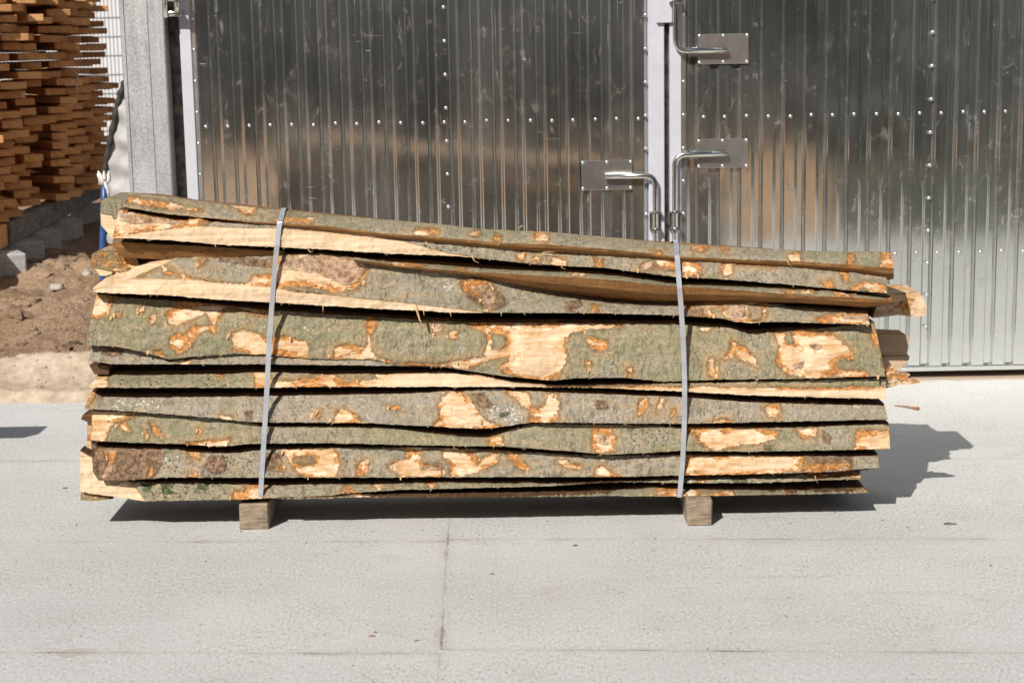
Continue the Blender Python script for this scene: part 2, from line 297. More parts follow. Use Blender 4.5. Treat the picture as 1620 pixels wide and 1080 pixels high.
def mat_soil():
    t = NT('soil'); p = t.pos(); x, y, z = t.sep(p)
    n = t.noise(p, 1.1, 6, .65); m = t.noise(p, 14, 7, .7); k = t.noise(p, 60, 5, .7)
    c = t.mix(t.ss(n, .3, .7), (.32, .205, .125), (.54, .385, .26)); c = t.mix(t.ss(m, .5, .7, 0, .6), c, (.56, .42, .29)); c = t.mix(t.ss(k, .52, .66, 0, .75), c, (.13, .08, .05))
    return t.done(c, .95, 0, t.bump(t.mt('ADD', m, t.mt('MULTIPLY', k, .5)), 1.0, .05), .1)
def mat_sand():
    t = NT('sand'); p = t.pos(); m = t.noise(p, 12, 7, .7); k = t.noise(p, 90, 5, .8)
    c = t.mix(t.ss(m, .3, .7), (.40, .30, .22), (.60, .50, .39)); c = t.mix(t.ss(k, .52, .7, 0, .5), c, (.3, .2, .13))
    return t.done(c, .95, 0, t.bump(t.mt('ADD', m, k), .6, .01), .1)
def mat_back():
    """ground behind the camera: bare brown yard, rough grass to the right (seen in the doors)"""
    t = NT('yard_soil'); p = t.pos(); x, y, z = t.sep(p); n = t.noise(p, .35, 5, .6); m = t.noise(p, 3, 6, .7)
    c = t.mix(t.ss(n, .35, .65), (.34, .19, .10), (.56, .34, .18)); c = t.mix(t.ss(m, .5, .7, 0, .5), c, (.12, .075, .045))
    gx = t.mt('ADD', t.mt('SUBTRACT', x, t.mt('MULTIPLY_ADD', y, -.19, 3.0)), t.mt('MULTIPLY', t.mt('SUBTRACT', n, .5), 3))
    c = t.mix(t.ss(gx, -.6, .6), c, t.mix(m, (.02, .026, .012), (.05, .055, .03)))
    return t.done(c, .95, 0, t.bump(m, .6, .05), .1)
# ------------------------------------------------------------------ distances
YP = float(gnd(760, 833)[1])          # front of the pile
YW = float(gnd(1540, 596)[1])         # metal doors
YPAD = float(gnd(60, 637)[1])         # edge of the slabs on the left
def jl(x0, y0, x1, y1, hw=.006, a0=None, a1=None, ext=3):
    a, b = gnd(x0, y0), gnd(x1, y1); L = math.hypot(b[0]-a[0], b[1]-a[1])
    return (a[0], a[1], b[0], b[1], hw, -ext if a0 is None else a0, (L+ext) if a1 is None else a1)
JOINTS = [jl(0, 1031, 697, 1033, .004, None, None if False else gnd(697, 1033)[0]-gnd(0, 1031)[0]), jl(697, 1026, 1620, 1032, .004, 0),
          jl(0, 857, 706, 856, .004, None, gnd(706, 856)[0]-gnd(0, 857)[0]), jl(712, 853, 1620, 852, .003, 0),
          jl(800, 727, 1620, 725, .005), jl(712, 800, 698, 1028, .003, -2.0, None, 0), jl(696, 1032, 693, 1075, .002, 0)]
M_CONC = mat_concrete(JOINTS); M_SOIL = mat_soil(); M_SAND = mat_sand(); M_BACK = mat_back(); M_SHEET = mat_sheet(); M_GALV = mat_galv()
M_BARK = mat_bark()
M_SAWN = mat_wood('sawn_beech', (.62, .44, .26), (.82, .65, .44), orange=.25)
M_END = mat_wood('board_body_gap_shade', (.06, .032, .016), (.13, .07, .034), orange=.3, dirt=.5)  # body colour made near black to stand for deep shade in the gaps
M_BEARER = mat_wood('weathered_bearer', (.19, .14, .095), (.38, .30, .22), (28, 8, 130), dirt=.5)
M_STACK = mat_wood('stacked_planks', (.62, .26, .085), (.95, .58, .27), (40, 40, 90), dirt=.4, var=.45)
M_UNDER = mat_wood('sawn_face_baked_shade', (.17, .08, .027), (.30, .155, .055), orange=.3)  # darker copy of the sawn wood, underside shade put into its colour
M_TAN = mat_wood('tan_sawn_end', (.42, .29, .18), (.62, .46, .31), dirt=.2)
M_BEAM = mat_wood('grey_beam', (.13, .115, .1), (.3, .275, .24), (40, 6, 70), dirt=.6)
M_PAINT = simple('pale_painted_steel', (.50, .51, .56), .5, 0, 8, .06, .05)
M_DARKST = simple('weathered_dark_post', (.13, .12, .10), .7, .2, 22, .6, .5, .004)
M_STEEL = simple('stainless_tube', (.72, .7, .67), .22, 1.0, 30, .06, .05)
M_PLATE = simple('aluminium_plate', (.62, .61, .59), .34, 1.0, 9, .14, .06)
M_RIVET = simple('rivet_metal', (.60, .61, .61), .42, 1.0, 40, .05, .0)
M_STRAP = simple('strapping_steel', (.55, .58, .63), .3, .6, 14, .12, .05)
M_BLOCK = simple('cast_block', (.40, .40, .385), .9, 0, 45, .25, .6)
M_TARP = simple('grey_sheeting', (.40, .395, .39), .8, 0, 6, .22, .5, .02)
M_DARK = simple('dark_rubber', (.03, .028, .026), .7)
M_BLUE = simple('blue_plastic_pipe', (.03, .08, .24), .35, 0, 20, .15, .1)
M_TAPE = simple('torn_pale_wrap', (.6, .57, .55), .7, 0, 50, .25, .5)
M_WHITE = simple('white_cladding', (.62, .645, .67), .6, 0, 2, .03, .0)
M_WIRE = simple('fence_wire', (.2, .21, .22), .6, .1, 20, .1, 0)
M_STONE = simple('stone', (.42, .38, .34), .9, 0, 30, .3, .6)
M_CHIP = simple('wood_splinter', (.6, .38, .2), .85, 0, 40, .35, .3)
M_RUST = simple('reddish_splinter', (.27, .15, .09), .85, 0, 40, .35, .3)
M_LEAF = simple('weed_leaf', (.05, .085, .03), .6, 0, 30, .4, .1)
M_WOODS = simple('woodland_leaf', (.07, .088, .068), .8, 0, 4, .4, .0)
M_ROOF = simple('roof_edge', (.3, .3, .3), .6, .5)
# ------------------------------------------------------------------ ground
def sheet(name, xs, ys, zf, mat, **k):
    X, Y = np.meshgrid(xs, ys); Z = zf(X, Y); n, m = X.shape
    v = np.stack([X, Y, Z], -1).reshape(-1, 3); i = np.arange(n*m).reshape(n, m)
    f = np.stack([i[:-1, :-1], i[:-1, 1:], i[1:, 1:], i[1:, :-1]], -1).reshape(-1, 4)
    return link(name, v, f, mat, None, True, origin=(0, 0, 0), **k)
XL = -1.72
def pad(X, Y): return 0*X
v = [(XL-14, 2.2, 0), (16, 2.2, 0), (16, YW+.8, 0), (XL, YW+.8, 0), (XL, YPAD, 0), (XL-14, YPAD, 0)]
b = [(x, y, -.12) for x, y, z in v]
link('concrete_pavement', v+b, [tuple(range(6))]+[(i, i+6, (i+1) % 6+6, (i+1) % 6) for i in range(6)], M_CONC, origin=(0, 0, 0), kind='structure')
def coarse(X, Y): return -.06+0*X
sheet('ground', np.r_[np.linspace(-400, -30, 12), np.linspace(-25, 25, 40), np.linspace(30, 400, 12)], np.r_[np.linspace(-400, -40, 10), np.linspace(-35, 45, 50), np.linspace(50, 500, 12)], coarse, M_BACK, kind='structure')
def dirt(X, Y):
    s = np.clip((Y-YPAD-.25)/.6, 0, 1); s = s*s*(3-2*s)
    z = -.035+s*(.035+.10*fbm(X*.9, Y*.9, 3)+.09*fbm(X*3, Y*3, 5)+.075*np.abs(fbm(X*8, Y*8, 9, 4)))
    m = np.exp(-((X+2.25)**2/.25+(Y-9.2)**2/.6)); z += .14*m
    m = np.exp(-((X+3.2)**2/.6+(Y-8.9)**2/.25)); z += .06*m
    far = np.clip((Y-15)/3, 0, 1); return z*(1-far)-.03*far
sheet('dirt_ground', np.linspace(-7.5, -1.3, 260), np.r_[np.linspace(YPAD-.05, 13, 320), np.linspace(12.2, 24, 60)], dirt, M_SOIL, kind='structure')
def sand(X, Y):
    c = YPAD+.45+.10*vnoise(X*1.3, Y*0, 4)
    h = .15*np.exp(-((Y-c)/.16)**2)*(.35+.65*np.clip((X+3.1)/1.1, 0, 1)) + .035*np.exp(-((Y-YPAD-.12)/.25)**4)
    h = h*(1+.35*fbm(X*5, Y*5, 8))+.012*fbm(X*22, Y*22, 3)
    edge = np.clip((YPAD+.9-Y)/.2, 0, 1)*np.clip((Y-YPAD+.03+.02*vnoise(X*9, Y*0, 2))/.06, 0, 1)*np.clip((-1.3-X)/.15, 0, 1)
    return -.03+(h+.035)*edge+.004*edge
sheet('sand_heap', np.linspace(-4.5, -1.25, 330), np.linspace(YPAD-.06, YPAD+1.0, 110), sand, M_SAND, kind='stuff', label='low ridge of pale loose sand spilled along the edge of the slabs', cat='sand')
# ------------------------------------------------------------------ metal building with two ribbed doors
def WX(px, py=300): return float(at(px, py, YW)[0])
def WZ(px, py): return float(at(px, py, YW)[2])
B = empty('metal_building', (WX(800), YW, 0), label='metal clad building with tall ribbed aluminium double doors', cat='building')
ZT = 3.3; XB0, XB1 = WX(207, 100), 5.6
mb = MB(); mb.box((XB0-.002, YW+.45, -.02), (XB0+.06, YW+7, ZT+.2), c=.004); mb.box((XB1-.05, YW+.45, -.02), (XB1, YW+7, ZT+.2), c=.004)
mb.box((XB0, YW+6.95, -.02), (XB1, YW+7.05, ZT+.2), c=.004); mb.build('wall', M_GALV, B)
MB().box((XB0-.15, YW-.25, ZT+.2), (XB1+.15, YW+7.2, ZT+.32), c=.01).build('roof', M_ROOF, B)
MB().box((XB0, YW+.0, ZT-.02), (XB1, YW+.4, ZT+.2), c=.01).build('lintel', M_GALV, B)
xa, xb_, xc, xd = WX(205, 100), WX(243, 100), WX(268, 100), WX(288, 100)
g = MB(); g.box((xa, YW-.06, -.01), (xb_, YW+.5, ZT-.03), c=.006); g.box((xb_+.001, YW-.075, -.01), (xc, YW+.5, ZT-.03), c=.005); pst = g.build('side_panel', M_GALV, B)
MB().box((xc+.001, YW+.03, -.01), (xd-.002, YW+.5, ZT-.03), c=.003).build('weathered_post', M_DARKST, B)
h = MB(); hz = at(272, 14, YW-.05)
h.tube([hz+(-.022, -.05, -.04), hz+(-.022, -.05, .14)], .013); h.box(hz+(-.02, -.05, .03), hz+(.05, -.02, .10)); h.tube([hz+(.035, -.07, -.012), hz+(.035, -.07, .07)], .012); h.box(hz+(-.03, -.045, -.035), hz+(.045, .03, -.012))
h.build('hinge', M_STEEL, B, True)
MB().box((xa-.02, YW-.05, -.01), (xa-.003, YW+.5, ZT), c=.002).build('corner_trim', M_GALV, B)
riv = None
def rivet(x, z, y, parent, r=.0085):
    global riv
    if riv is None:
        vs = [(0, -r*.55, 0)]; fs = []
        for k in range(8):
            a = 2*math.pi*k/8; vs += [(r*.6*math.cos(a), -r*.42, r*.6*math.sin(a)), (r*math.cos(a), 0, r*math.sin(a))]
        for k in range(8):
            a, b_ = 1+2*k, 1+2*((k+1) % 8); fs += [(0, b_, a), (a, b_, b_+1, a+1)]
        o = link('rivet', np.array(vs)+(x, y, z), fs, M_RIVET, parent, True, origin=(x, y, z)); riv = o; return
    o = riv.copy(); COL.objects.link(o); o.parent = parent; o.location = Vector((x, y, z))-world_loc(parent)
RD, PITCHX = .014, (WX(1605.6, 190)-WX(326, 190))/37.5
def ribs(name, x0, x1, phase, z0, z1, parent, yb):
    """trapezoid ribbed sheet: raised pans centred on phase + k*pitch"""
    xs = [x0]; ds = []
    k = math.floor((x0-phase)/PITCHX)-1; prof = []
    while phase+k*PITCHX < x1+PITCHX:
        c = phase+k*PITCHX; a = PITCHX*.27; s = PITCHX*.09
        prof += [(c-a-s, 0), (c-a, 1), (c-a+.004, 1.12), (c+a-.004, 1.12), (c+a, 1), (c+a+s, 0), (c+a+s+.003, -.08), (c+PITCHX-a-s-.003, -.08)]; k += 1
    px_ = np.array([p[0] for p in prof]); pd = np.array([p[1] for p in prof])
    X = np.unique(np.r_[x0, px_[(px_ > x0) & (px_ < x1)], x1]); D = np.interp(X, px_, pd)
    zs = np.r_[z0, z0+.004, z0+.009, np.linspace(z0+.1, z1, 40)]
    v = []; 
    for j, z in enumerate(zs):
        f = 1.0 if j >= 2 else 0.0 if j == 0 else .75
        dd = 1+(D-1)*f                      # recessed pans close with a rounded end at the foot
        wob = .0009*np.sin(X*13+z*2.1)+.0007*vnoise(X*4, X*0+z*1.7, 6)
        v += [(x, yb-RD*d-wb, z) for x, d, wb in zip(X, dd, wob)]
    n = len(X); f = [(j*n+i, j*n+i+1, (j+1)*n+i+1, (j+1)*n+i) for j in range(len(zs)-1) for i in range(n-1)]
    return link(name, v, f, M_SHEET, parent)
zb = float(at(1540, 577, YW)[2]); zbot = .035
for leaf in (0, 1):
    if leaf == 0: s0, s1, e0, e1, seam = WX(288, 100), WX(306, 0+100), WX(1025, 100), WX(1050, 100), WX(700, 100)
    else: s0, s1, e0, e1, seam = WX(1058.5, 100), WX(1077, 100), WX(1868, 100), WX(1890, 100), WX(1469, 100)
    ph = WX(463.4, 190)
    root = MB().box((s1-.01, YW+.005, zbot), (e0+.01, YW+.06, ZT-.05), c=.003).build('door_leaf', M_PAINT, B, label='left leaf of the ribbed door, one handle plate' if leaf == 0 else 'right leaf of the ribbed door, two handle plates')
    MB().box((s0, YW-.03, zbot), (s1, YW+.06, ZT-.05), c=.003).build('stile', M_PAINT, root)
    MB().box((e0, YW-.03, zbot), (e1, YW+.06, ZT-.05), c=.003).build('stile', M_PAINT, root)
    MB().box((s1+.001, YW-.0225, zbot), (e0-.001, YW+.003, zb+.001), c=.002).build('bottom_rail', M_SHEET, root)
    ribs('ribbed_sheet', s1+.012, seam+.02, ph, zb+.002, ZT-.1, root, YW-.002)
    ribs('ribbed_sheet', seam-.012, e0-.006, ph, zb+.002, ZT-.1, root, YW-.0055)
    MB().box((s1, YW-.022, zbot+.01), (s1+.02, YW-.0, ZT-.1), c=.002).build('edge_trim', M_PLATE, root)
    # rivet rows
    for px0, px1, py in ((326, 1010, 199), (1092, 1620, 186)) if False else ():
        pass
    k0 = math.ceil((s1+.02-ph)/PITCHX); k1 = math.floor((min(e0, WX(1700))-.02-ph)/PITCHX)
    zr = WZ(900, 189)
    for k in range(k0, k1+1): rivet(ph+k*PITCHX+random.uniform(-.003, .003), zr+random.uniform(-.004, .004), YW-.005-RD*1.12, root)
    zr2 = WZ(1550, 397)
    for k in range(k0, k1+1):
        x = ph+k*PITCHX
        if x > WX(1395, 397): rivet(x, zr2+random.uniform(-.003, .003), YW-.005-RD*1.12, root, .011)
    for xx, py0, st in ((s1+.01, 20, 46), (e0-.012 if leaf == 0 else s1+.01, 28, 49), (seam+.012, 10, 49)):
        if leaf == 1 and st == 46: continue
        z = WZ(800, py0)
        while z > (.5 if xx < WX(1400) else .1):
            yy = YW-.022 if abs(xx-s1-.01) < 1e-6 else YW-.0205; rivet(xx, z, yy-.001, root, .0055); z -= st/330
# handles, plates, rods
def YH(px, py, off=.055): return at(px, py, YW-off)
leaves = [o for o in COL.objects if o.name.startswith('door_leaf')]
def plate(x0, y0, x1, y1, root):
    a, b_ = YH(x0, y1, .017), YH(x1, y0, .017)
    o = MB().box((a[0], YW-.0265, a[2]), (b_[0], YW-.0222, b_[2]), c=.0012).build('handle_plate', M_PLATE, root)
    for fx in (.03, .5, .97):
        for fz in (.06, .94): rivet(a[0]+(b_[0]-a[0])*fx, a[2]+(b_[2]-a[2])*fz, YW-.0267, o if False else root, .005)
plate(920, 253, 1000, 301, leaves[0]); plate(1104, 53, 1184, 102, leaves[1]); plate(1103, 219, 1183, 266, leaves[1])
def vx(px, py, off=.055): return float(YH(px, py, off)[0])
r_ = .0135
xr_ = vx(1069, 60); top = YH(1069, 0); c_ = YH(1069, 79); e_ = YH(1150, 79)
MB().tube(bend((xr_, YW-.055, ZT-.2), (xr_, YW-.055, e_[2]), (e_[0], YW-.055, e_[2]), .055), r_, 16).build('locking_bar', M_STEEL, leaves[1], True)
xr2 = vx(1068, 330); e_ = YH(1150, 243)
MB().tube(bend((xr2, YW-.055, .05), (xr2, YW-.055, e_[2]), (e_[0], YW-.055, e_[2]), .055), r_, 16).build('locking_bar', M_STEEL, leaves[1], True)
xr3 = vx(1037, 330); e_ = YH(958, 279)
MB().tube(bend((xr3, YW-.055, .05), (xr3, YW-.055, e_[2]), (e_[0], YW-.055, e_[2]), .05), r_, 16).build('locking_bar', M_STEEL, leaves[0], True)
for xx, root in ((xr3, leaves[0]), (xr2, leaves[1])):
    for base in (WZ(1050, 362), .35):
        mb = MB(); z0, z1 = base, base+.085
        mb.box((xx-.026, YW-.038, z0), (xx+.026, YW-.034, z1), c=.001)
        for z in (z0, z1-.008): mb.box((xx-.026, YW-.078, z), (xx+.028, YW-.038, z+.006), c=.001)
        mb.tube([(xx-.02, YW-.043, z0+.018), (xx-.02, YW-.036, z0+.018)], .007, 8); mb.tube([(xx+.021, YW-.043, z1-.02), (xx+.021, YW-.036, z1-.02)], .007, 8)
        mb.tube([(xx, YW-.055, z0-.012), (xx, YW-.055, z0-.001)], .019, 12)
        mb.build('bracket', M_STEEL, root)
z0 = WZ(1050, 37); MB().box((WX(1037, 20), YW-.05, z0), (WX(1062, 20), YW-.031, z0+.105), c=.003).build('keeper_plate', M_PAINT, leaves[0])
mb = MB(); z0 = WZ(1068, 6); mb.box((xr_-.03, YW-.08, z0), (xr_+.03, YW-.034, z0+.008), c=.001); mb.box((xr_-.03, YW-.036, z0-.0), (xr_+.03, YW-.0315, z0+.1), c=.001); mb.build('bracket', M_STEEL, leaves[1])
MB().box((WX(1050.6, 100), YW+.012, zbot), (WX(1058, 100), YW+.05, ZT-.05), c=.001).build('leaf_gap_strip', M_DARKST, B)  # dark strip filling the gap between the two leaves
# ------------------------------------------------------------------ backdrop left: white hall, mesh fence, sheeting, blue pipe
wh = MB().box((-9, 23, 0), (1.5, 29, 4.2), c=.01).build('white_building', M_WHITE, None, label='plain white hall wall behind the wire mesh fence', cat='building')
F = empty('mesh_fence', (-4.2, 19, 0), label='welded wire mesh fence between the plank stack and the metal building', cat='fence')
mh = MB(); mv = MB(); x0, x1 = -6.2, -2.3
for i in range(15):
    z = .08+i*.205
    for dz in (0,): mh.box((x0, 18.985, z), (x1, 18.997, z+.018), c=.001)
for i in range(int((x1-x0)/.042)): mv.box((x0+i*.042, 19.0, .05), (x0+i*.042+.008, 19.008, 2.98), c=0)
mh.build('cross_wires', M_WIRE, F); mv.build('upright_wires', M_WIRE, F)
for x in (x0, x1): MB().box((x-.03, 19.01, -.03), (x+.03, 19.07, 3.0), c=.004).build('post', M_WIRE, F)
T = [(214, 92), (205, 118), (199, 135), (192, 152), (187, 175), (181, 205), (175, 232), (170, 262), (167, 300), (166, 345), (168, 385)]
YT = 9.6; topc = np.array([at(px, py, YT) for px, py in T]); us = np.linspace(0, 1, 60); ti = np.linspace(0, 1, len(T))
tp = np.stack([np.interp(us, ti, topc[:, i]) for i in range(3)], 1)
v = []; nn = 40
for j in range(nn):
    s = j/(nn-1)
    for i, p in enumerate(tp):
        q = np.array([p[0]*(1-s)+(-1.95)*s, YT-.12*s, p[2]]); zz = p[2]
        q[1] += .014*math.sin(zz*44+math.sin(s*5)*1.2)*(1-.4*s)+.02*float(vnoise(np.array(zz*9), np.array(s*3), 5)); q[2] = max(0.0, zz-.05*s*math.sin(s*3))
        v.append(q)
n = len(tp); f = [(j*n+i, j*n+i+1, (j+1)*n+i+1, (j+1)*n+i) for j in range(nn-1) for i in range(n-1)]
S = link('draped_sheeting', v, f, M_TARP, None, True, label='light grey sheeting with a sagging dark edge beside the metal building', cat='tarpaulin')
MB().tube([q+(-.008, -.01, 0) for q in tp], [.010+.009*abs(math.sin(i*.7))+.004*random.random() for i in range(len(tp))], 8).build('dark_edge', M_DARK, S, True)
pb, pt = at(161.5, 405, 7.75), at(163, 285, 7.75)
P = MB().tube([(pb[0]+.01, 7.75, -.05), (pb[0]+.002, 7.75, .3), (pb[0]-.004, 7.75, .6), (pt[0]-.002, 7.75, pt[2]-.12), (pt[0]+.006, 7.75, pt[2])], .0145, 14).build('blue_pipe', M_BLUE, None, True, label='upright blue plastic pipe standing in the dirt behind the pile', cat='pipe')
mb = MB()
for k in range(7):
    a = random.uniform(-.4, .4); q0 = pt+(random.uniform(-.012, .012), random.uniform(-.012, .0), -.02); q1 = q0+(a*.05+.004, -.01, random.uniform(.03, .07)); mb.tube([q0, (q0+q1)/2+(.008, 0, 0), q1], [.01, .012, .004], 5)
mb.tube([pt+(.005, -.012, 0), pt+(.022, -.014, -.04), pt+(.024, -.012, -.1)], [.01, .008, .002], 5)
mb.build('torn_wrap', M_TAPE, P, True)
# ------------------------------------------------------------------ plank stack on blocks
XS = -3.52
cb = [(148, 352), (100, 376), (64, 398), (34, 417), (4, 438)]
blk = None; labs = ['concrete block farthest back under the plank stack', 'second concrete block from the back under the grey beam', 'middle concrete block under the grey beam', 'fourth concrete block from the back beneath the beam', 'nearest concrete block below the plank stack, at the picture edge']
for (px, py), lab in zip(cb, labs):
    p = gnd(px, py); s = .15
    MB().box((p[0]-.20, p[1]-.05, -.06), (p[0]+.12, p[1]+.23, .165), rz=.5+random.uniform(-.08, .08), jit=.004, c=.012).build('concrete_block', M_BLOCK, None, label=lab, cat='block', group='concrete blocks under the plank stack')
p0, p1 = gnd(4, 438), gnd(148, 352)
dx = (p1[0]-p0[0])/(p1[1]-p0[1])
def rowx(y): return p0[0]+dx*(y-p0[1])
mb = MB(); ya, yb2 = p0[1]+.55, p1[1]+1.0
def beam(ya, yb, z0, z1, off):
    m = MB(); m.box((-.06, ya, z0), (.06, yb, z1), c=.008)
    m.v = [(x+rowx(y)+off, y, z) for x, y, z in m.v]; return m
beam(ya, yb2, .165, .335, -.10).build('timber_beam', M_BEAM, None, label='long grey weathered timber beam lying on the concrete blocks under the planks', cat='beam')
beam(p0[1]-.9, ya-.03, .165, .33, -.12).build('timber_beam', M_STACK, None, label='short brown timber beam end below the nearest planks, at the picture edge', cat='beam')
LZ = .073; nl = 26; cnt = 0; proto = []
for k in range(5):
    wd = [.16, .19, .13, .21, .17][k]; m = MB().box((-1.15, -wd/2, 0), (0, wd/2, .053), c=.003, jit=.0)
    proto.append((m, wd))
GP = 'planks of the tall stack'; first = {}
for L in range(nl):
    z = .345+L*LZ; y = p0[1]-.25+random.uniform(0, .25); lay = random.uniform(-.05, .05)
    upper = L > 13
    while y < p1[1]+.75 and cnt < 298:
        k = random.randrange(5); wd = proto[k][1]; yy = y-p0[1]
        sec = 0 if yy < 1.0 else 1 if yy < 2.15 else 2
        off = [-.20, -.15, .05][sec]+(lay+random.uniform(-.13, .11))*(1, 1, .55)[sec]
        if upper: off += [-.12, .07, -.02][sec]
        if L in (12, 13) and sec < 2: off -= .07
        a = -.95+random.uniform(-.14, .14)
        q_ = at(0, 0, 1); tip = np.array([rowx(y)+off, y, z])-EYE; pxx = 810+FPX*np.dot(tip, rt)/np.dot(tip, fwd); pyy = 540-FPX*np.dot(tip, up)/np.dot(tip, fwd)
        if pxx < -60 or pyy < -25: y += .30; continue
        if k in first: o = first[k].copy(); COL.objects.link(o)
        else: o = proto[k][0].build('plank', M_STACK, None); first[k] = o
        # bring the mesh origin (base centre) to where the plank lies
        ca, sa = math.cos(a), math.sin(a); hx = -1.15/2
        o.location = (rowx(y)+off+hx*ca, y+hx*sa, z+random.uniform(-.004, .004)); o.rotation_euler = (random.uniform(-.02, .02), random.uniform(-.015, .015), a)
        tag(o, 'rough orange brown plank in the tall stack at the far left', 'plank', GP); cnt += 1
        y += .325+random.uniform(0, .08)
print('PLANKS', cnt)
for L in range(0, nl, 1):
    z = .345+L*LZ-.0125
    m = MB(); m.box((-.04, p0[1]+.15, z), (.04, p1[1]+.6, z+.0115), c=0); m.v = [(x+rowx(y)-.5, y, zz) for x, y, zz in m.v]
    m.build('spacer_batten', M_BEAM, None, label='thin grey spacer batten between layers of the tall plank stack', cat='batten', group='battens between the plank layers')
tg = at(121, 130, 14.2)
MB().tube([tg, tg+(.02, -.01, .06), tg+(-.03, -.01, .09)], .008, 6).tube([tg, tg+(.004, -.01, -.1)], .005, 6).build('white_tie', M_TAPE, None, True, label='scrap of white tie hanging on the plank stack', cat='tie')
# stones, weed, splinters
def stone(px, py, s, lab, mat=M_STONE, z=0):
    bm = bmesh.new(); bmesh.ops.create_icosphere(bm, subdivisions=2, radius=1); p = gnd(px, py, z)
    vs = [];
    for v_ in bm.verts:
        c = np.array(v_.co); c = c*(1+.25*float(vnoise(np.array(c[0]*1.7+px), np.array(c[1]*1.7+c[2]*2), 3))); vs.append((p[0]+c[0]*s[0], p[1]+c[1]*s[1], p[2]+max(-.3, c[2])*s[2]))
    bm.verts.index_update(); fs = [[q.index for q in f.verts] for f in bm.faces]; bm.free()
    return link('stone' if mat is M_STONE else 'wood_chip', vs, fs, mat, None, True, label=lab, cat='stone' if mat is M_STONE else 'chip')
stone(90, 456, (.05, .04, .035), 'pale flat stone lying on the dirt bank')
stone(136, 436, (.045, .05, .04), 'pale stone on the dirt beside the left end of the pile')
stone(1503, 829, (.022, .008, .006), 'small dark chip on the slabs right of the pile', M_DARKST)
stone(103, 772, (.011, .006, .004), 'tiny dark chip on the slabs left of the pile', M_DARKST)
stone(594, 1000, (.006, .006, .004), 'tiny brown chip on the slabs in the foreground', M_RUST); stone(588, 1006, (.010, .006, .004), 'brown crumb beside the tiny chip in the foreground', M_RUST)
stone(659, 1013, (.007, .006, .003), 'lone brown crumb near the slab corner', M_RUST); stone(910, 863, (.008, .006, .004), 'small grey crumb right of the upright joint', M_DARKST)
stone(38, 628, (.012, .008, .006), 'small dark chip on the sand by the slab edge', M_DARKST)
stone(72, 612, (.014, .012, .010), 'brown crumb on the sand ridge', M_RUST, .03)
def stick(name, pts, r, mat, lab): 
    return MB().tube([gnd(a, b_, c) for a, b_, c in pts], r, 6).build(name, mat, None, label=lab, cat='splinter')
stick('splinter', [(55, 618, .01), (90, 614, .015), (122, 609, .03)], [.002, .009, .008], M_RUST, 'thin reddish splinter lying on the sand')
stick('splinter', [(78, 622, .006), (103, 622, .008)], [.003, .004], M_RUST, 'short straight splinter in front of the reddish one')
stick('splinter', [(1415, 641, .004), (1435, 643, .006), (1453, 646, .008)], [.002, .004, .008], M_RUST, 'thin brown splinter on the slabs at the right end of the pile')
W = empty('weed', gnd(136, 548), label='small dark green weed at the left end of the pile', cat='weed')
wv = []; wf = []; c0 = gnd(136, 548)
for k in range(70):
    a = random.uniform(0, 6.28); r = random.uniform(.01, .07); hgt = random.uniform(.01, .13); c = c0+(r*math.cos(a), r*math.sin(a), hgt); d = np.array([math.cos(a), math.sin(a), random.uniform(-.4, .8)])*random.uniform(.015, .03); sd = np.cross(d, [0, 0, 1])*.4; n = len(wv)
    wv += [c-d, c+sd, c+d, c-sd]; wf.append((n, n+1, n+2, n+3))
link('leaves', wv, wf, M_LEAF, W)
mb = MB()
for k in range(6): a = k; mb.tube([c0, c0+(.03*math.cos(a), .03*math.sin(a), .09)], .002, 5)
mb.build('stem', M_LEAF, W)
def scatter(name, pts, smin, smax, mat, flat=.6, **k):
    mb = MB(); bm = bmesh.new(); bmesh.ops.create_icosphere(bm, subdivisions=1, radius=1); bv = np.array([v.co for v in bm.verts]); bm.verts.index_update(); bf = [[q.index for q in f.verts] for f in bm.faces]; bm.free()
    for p_ in pts:
        s = smin+(smax-smin)*random.random()**2.5; R_ = rng.normal(size=(3, 3)); R_, _ = np.linalg.qr(R_); v = (bv*(1+rng.uniform(-.35, .35, (len(bv), 1))))@R_*s*np.array([1, random.uniform(.5, 1), flat]); mb.add(v+p_, bf)
    return mb.build(name, mat, None, **k)
pts = []
for i in range(1700):
    x, y = random.uniform(-5.6, -1.9), YPAD+.5+random.random()**1.5*4.5; pts.append((x, y, float(dirt(np.array([x]), np.array([y]))[0])))
scatter('soil_clods', pts, .008, .07, M_SOIL, kind='stuff', label='loose brown clods strewn over the dirt bank', cat='soil')
pts = []
for i in range(500):
    x, y = random.uniform(-4.2, -1.5), YPAD+random.gauss(.25, .22)
    if y > YPAD: pts.append((x, y, float(sand(np.array([x]), np.array([y]))[0])+.002))
scatter('sand_crumbs', pts, .003, .014, M_SAND, kind='stuff', label='crumbs and lumps on the pale sand ridge', cat='sand')
pts = [(random.uniform(-1.6, 1.7), YP+random.uniform(-.55, .25), .002) for i in range(40)]+[(random.uniform(-2.2, 2.2), random.uniform(4.0, 7.6), .001) for i in range(14)]
scatter('bark_crumbs', pts, .0015, .006, M_BEAM, .4, kind='stuff', label='tiny bark crumbs scattered on the slabs round the pile', cat='crumbs')
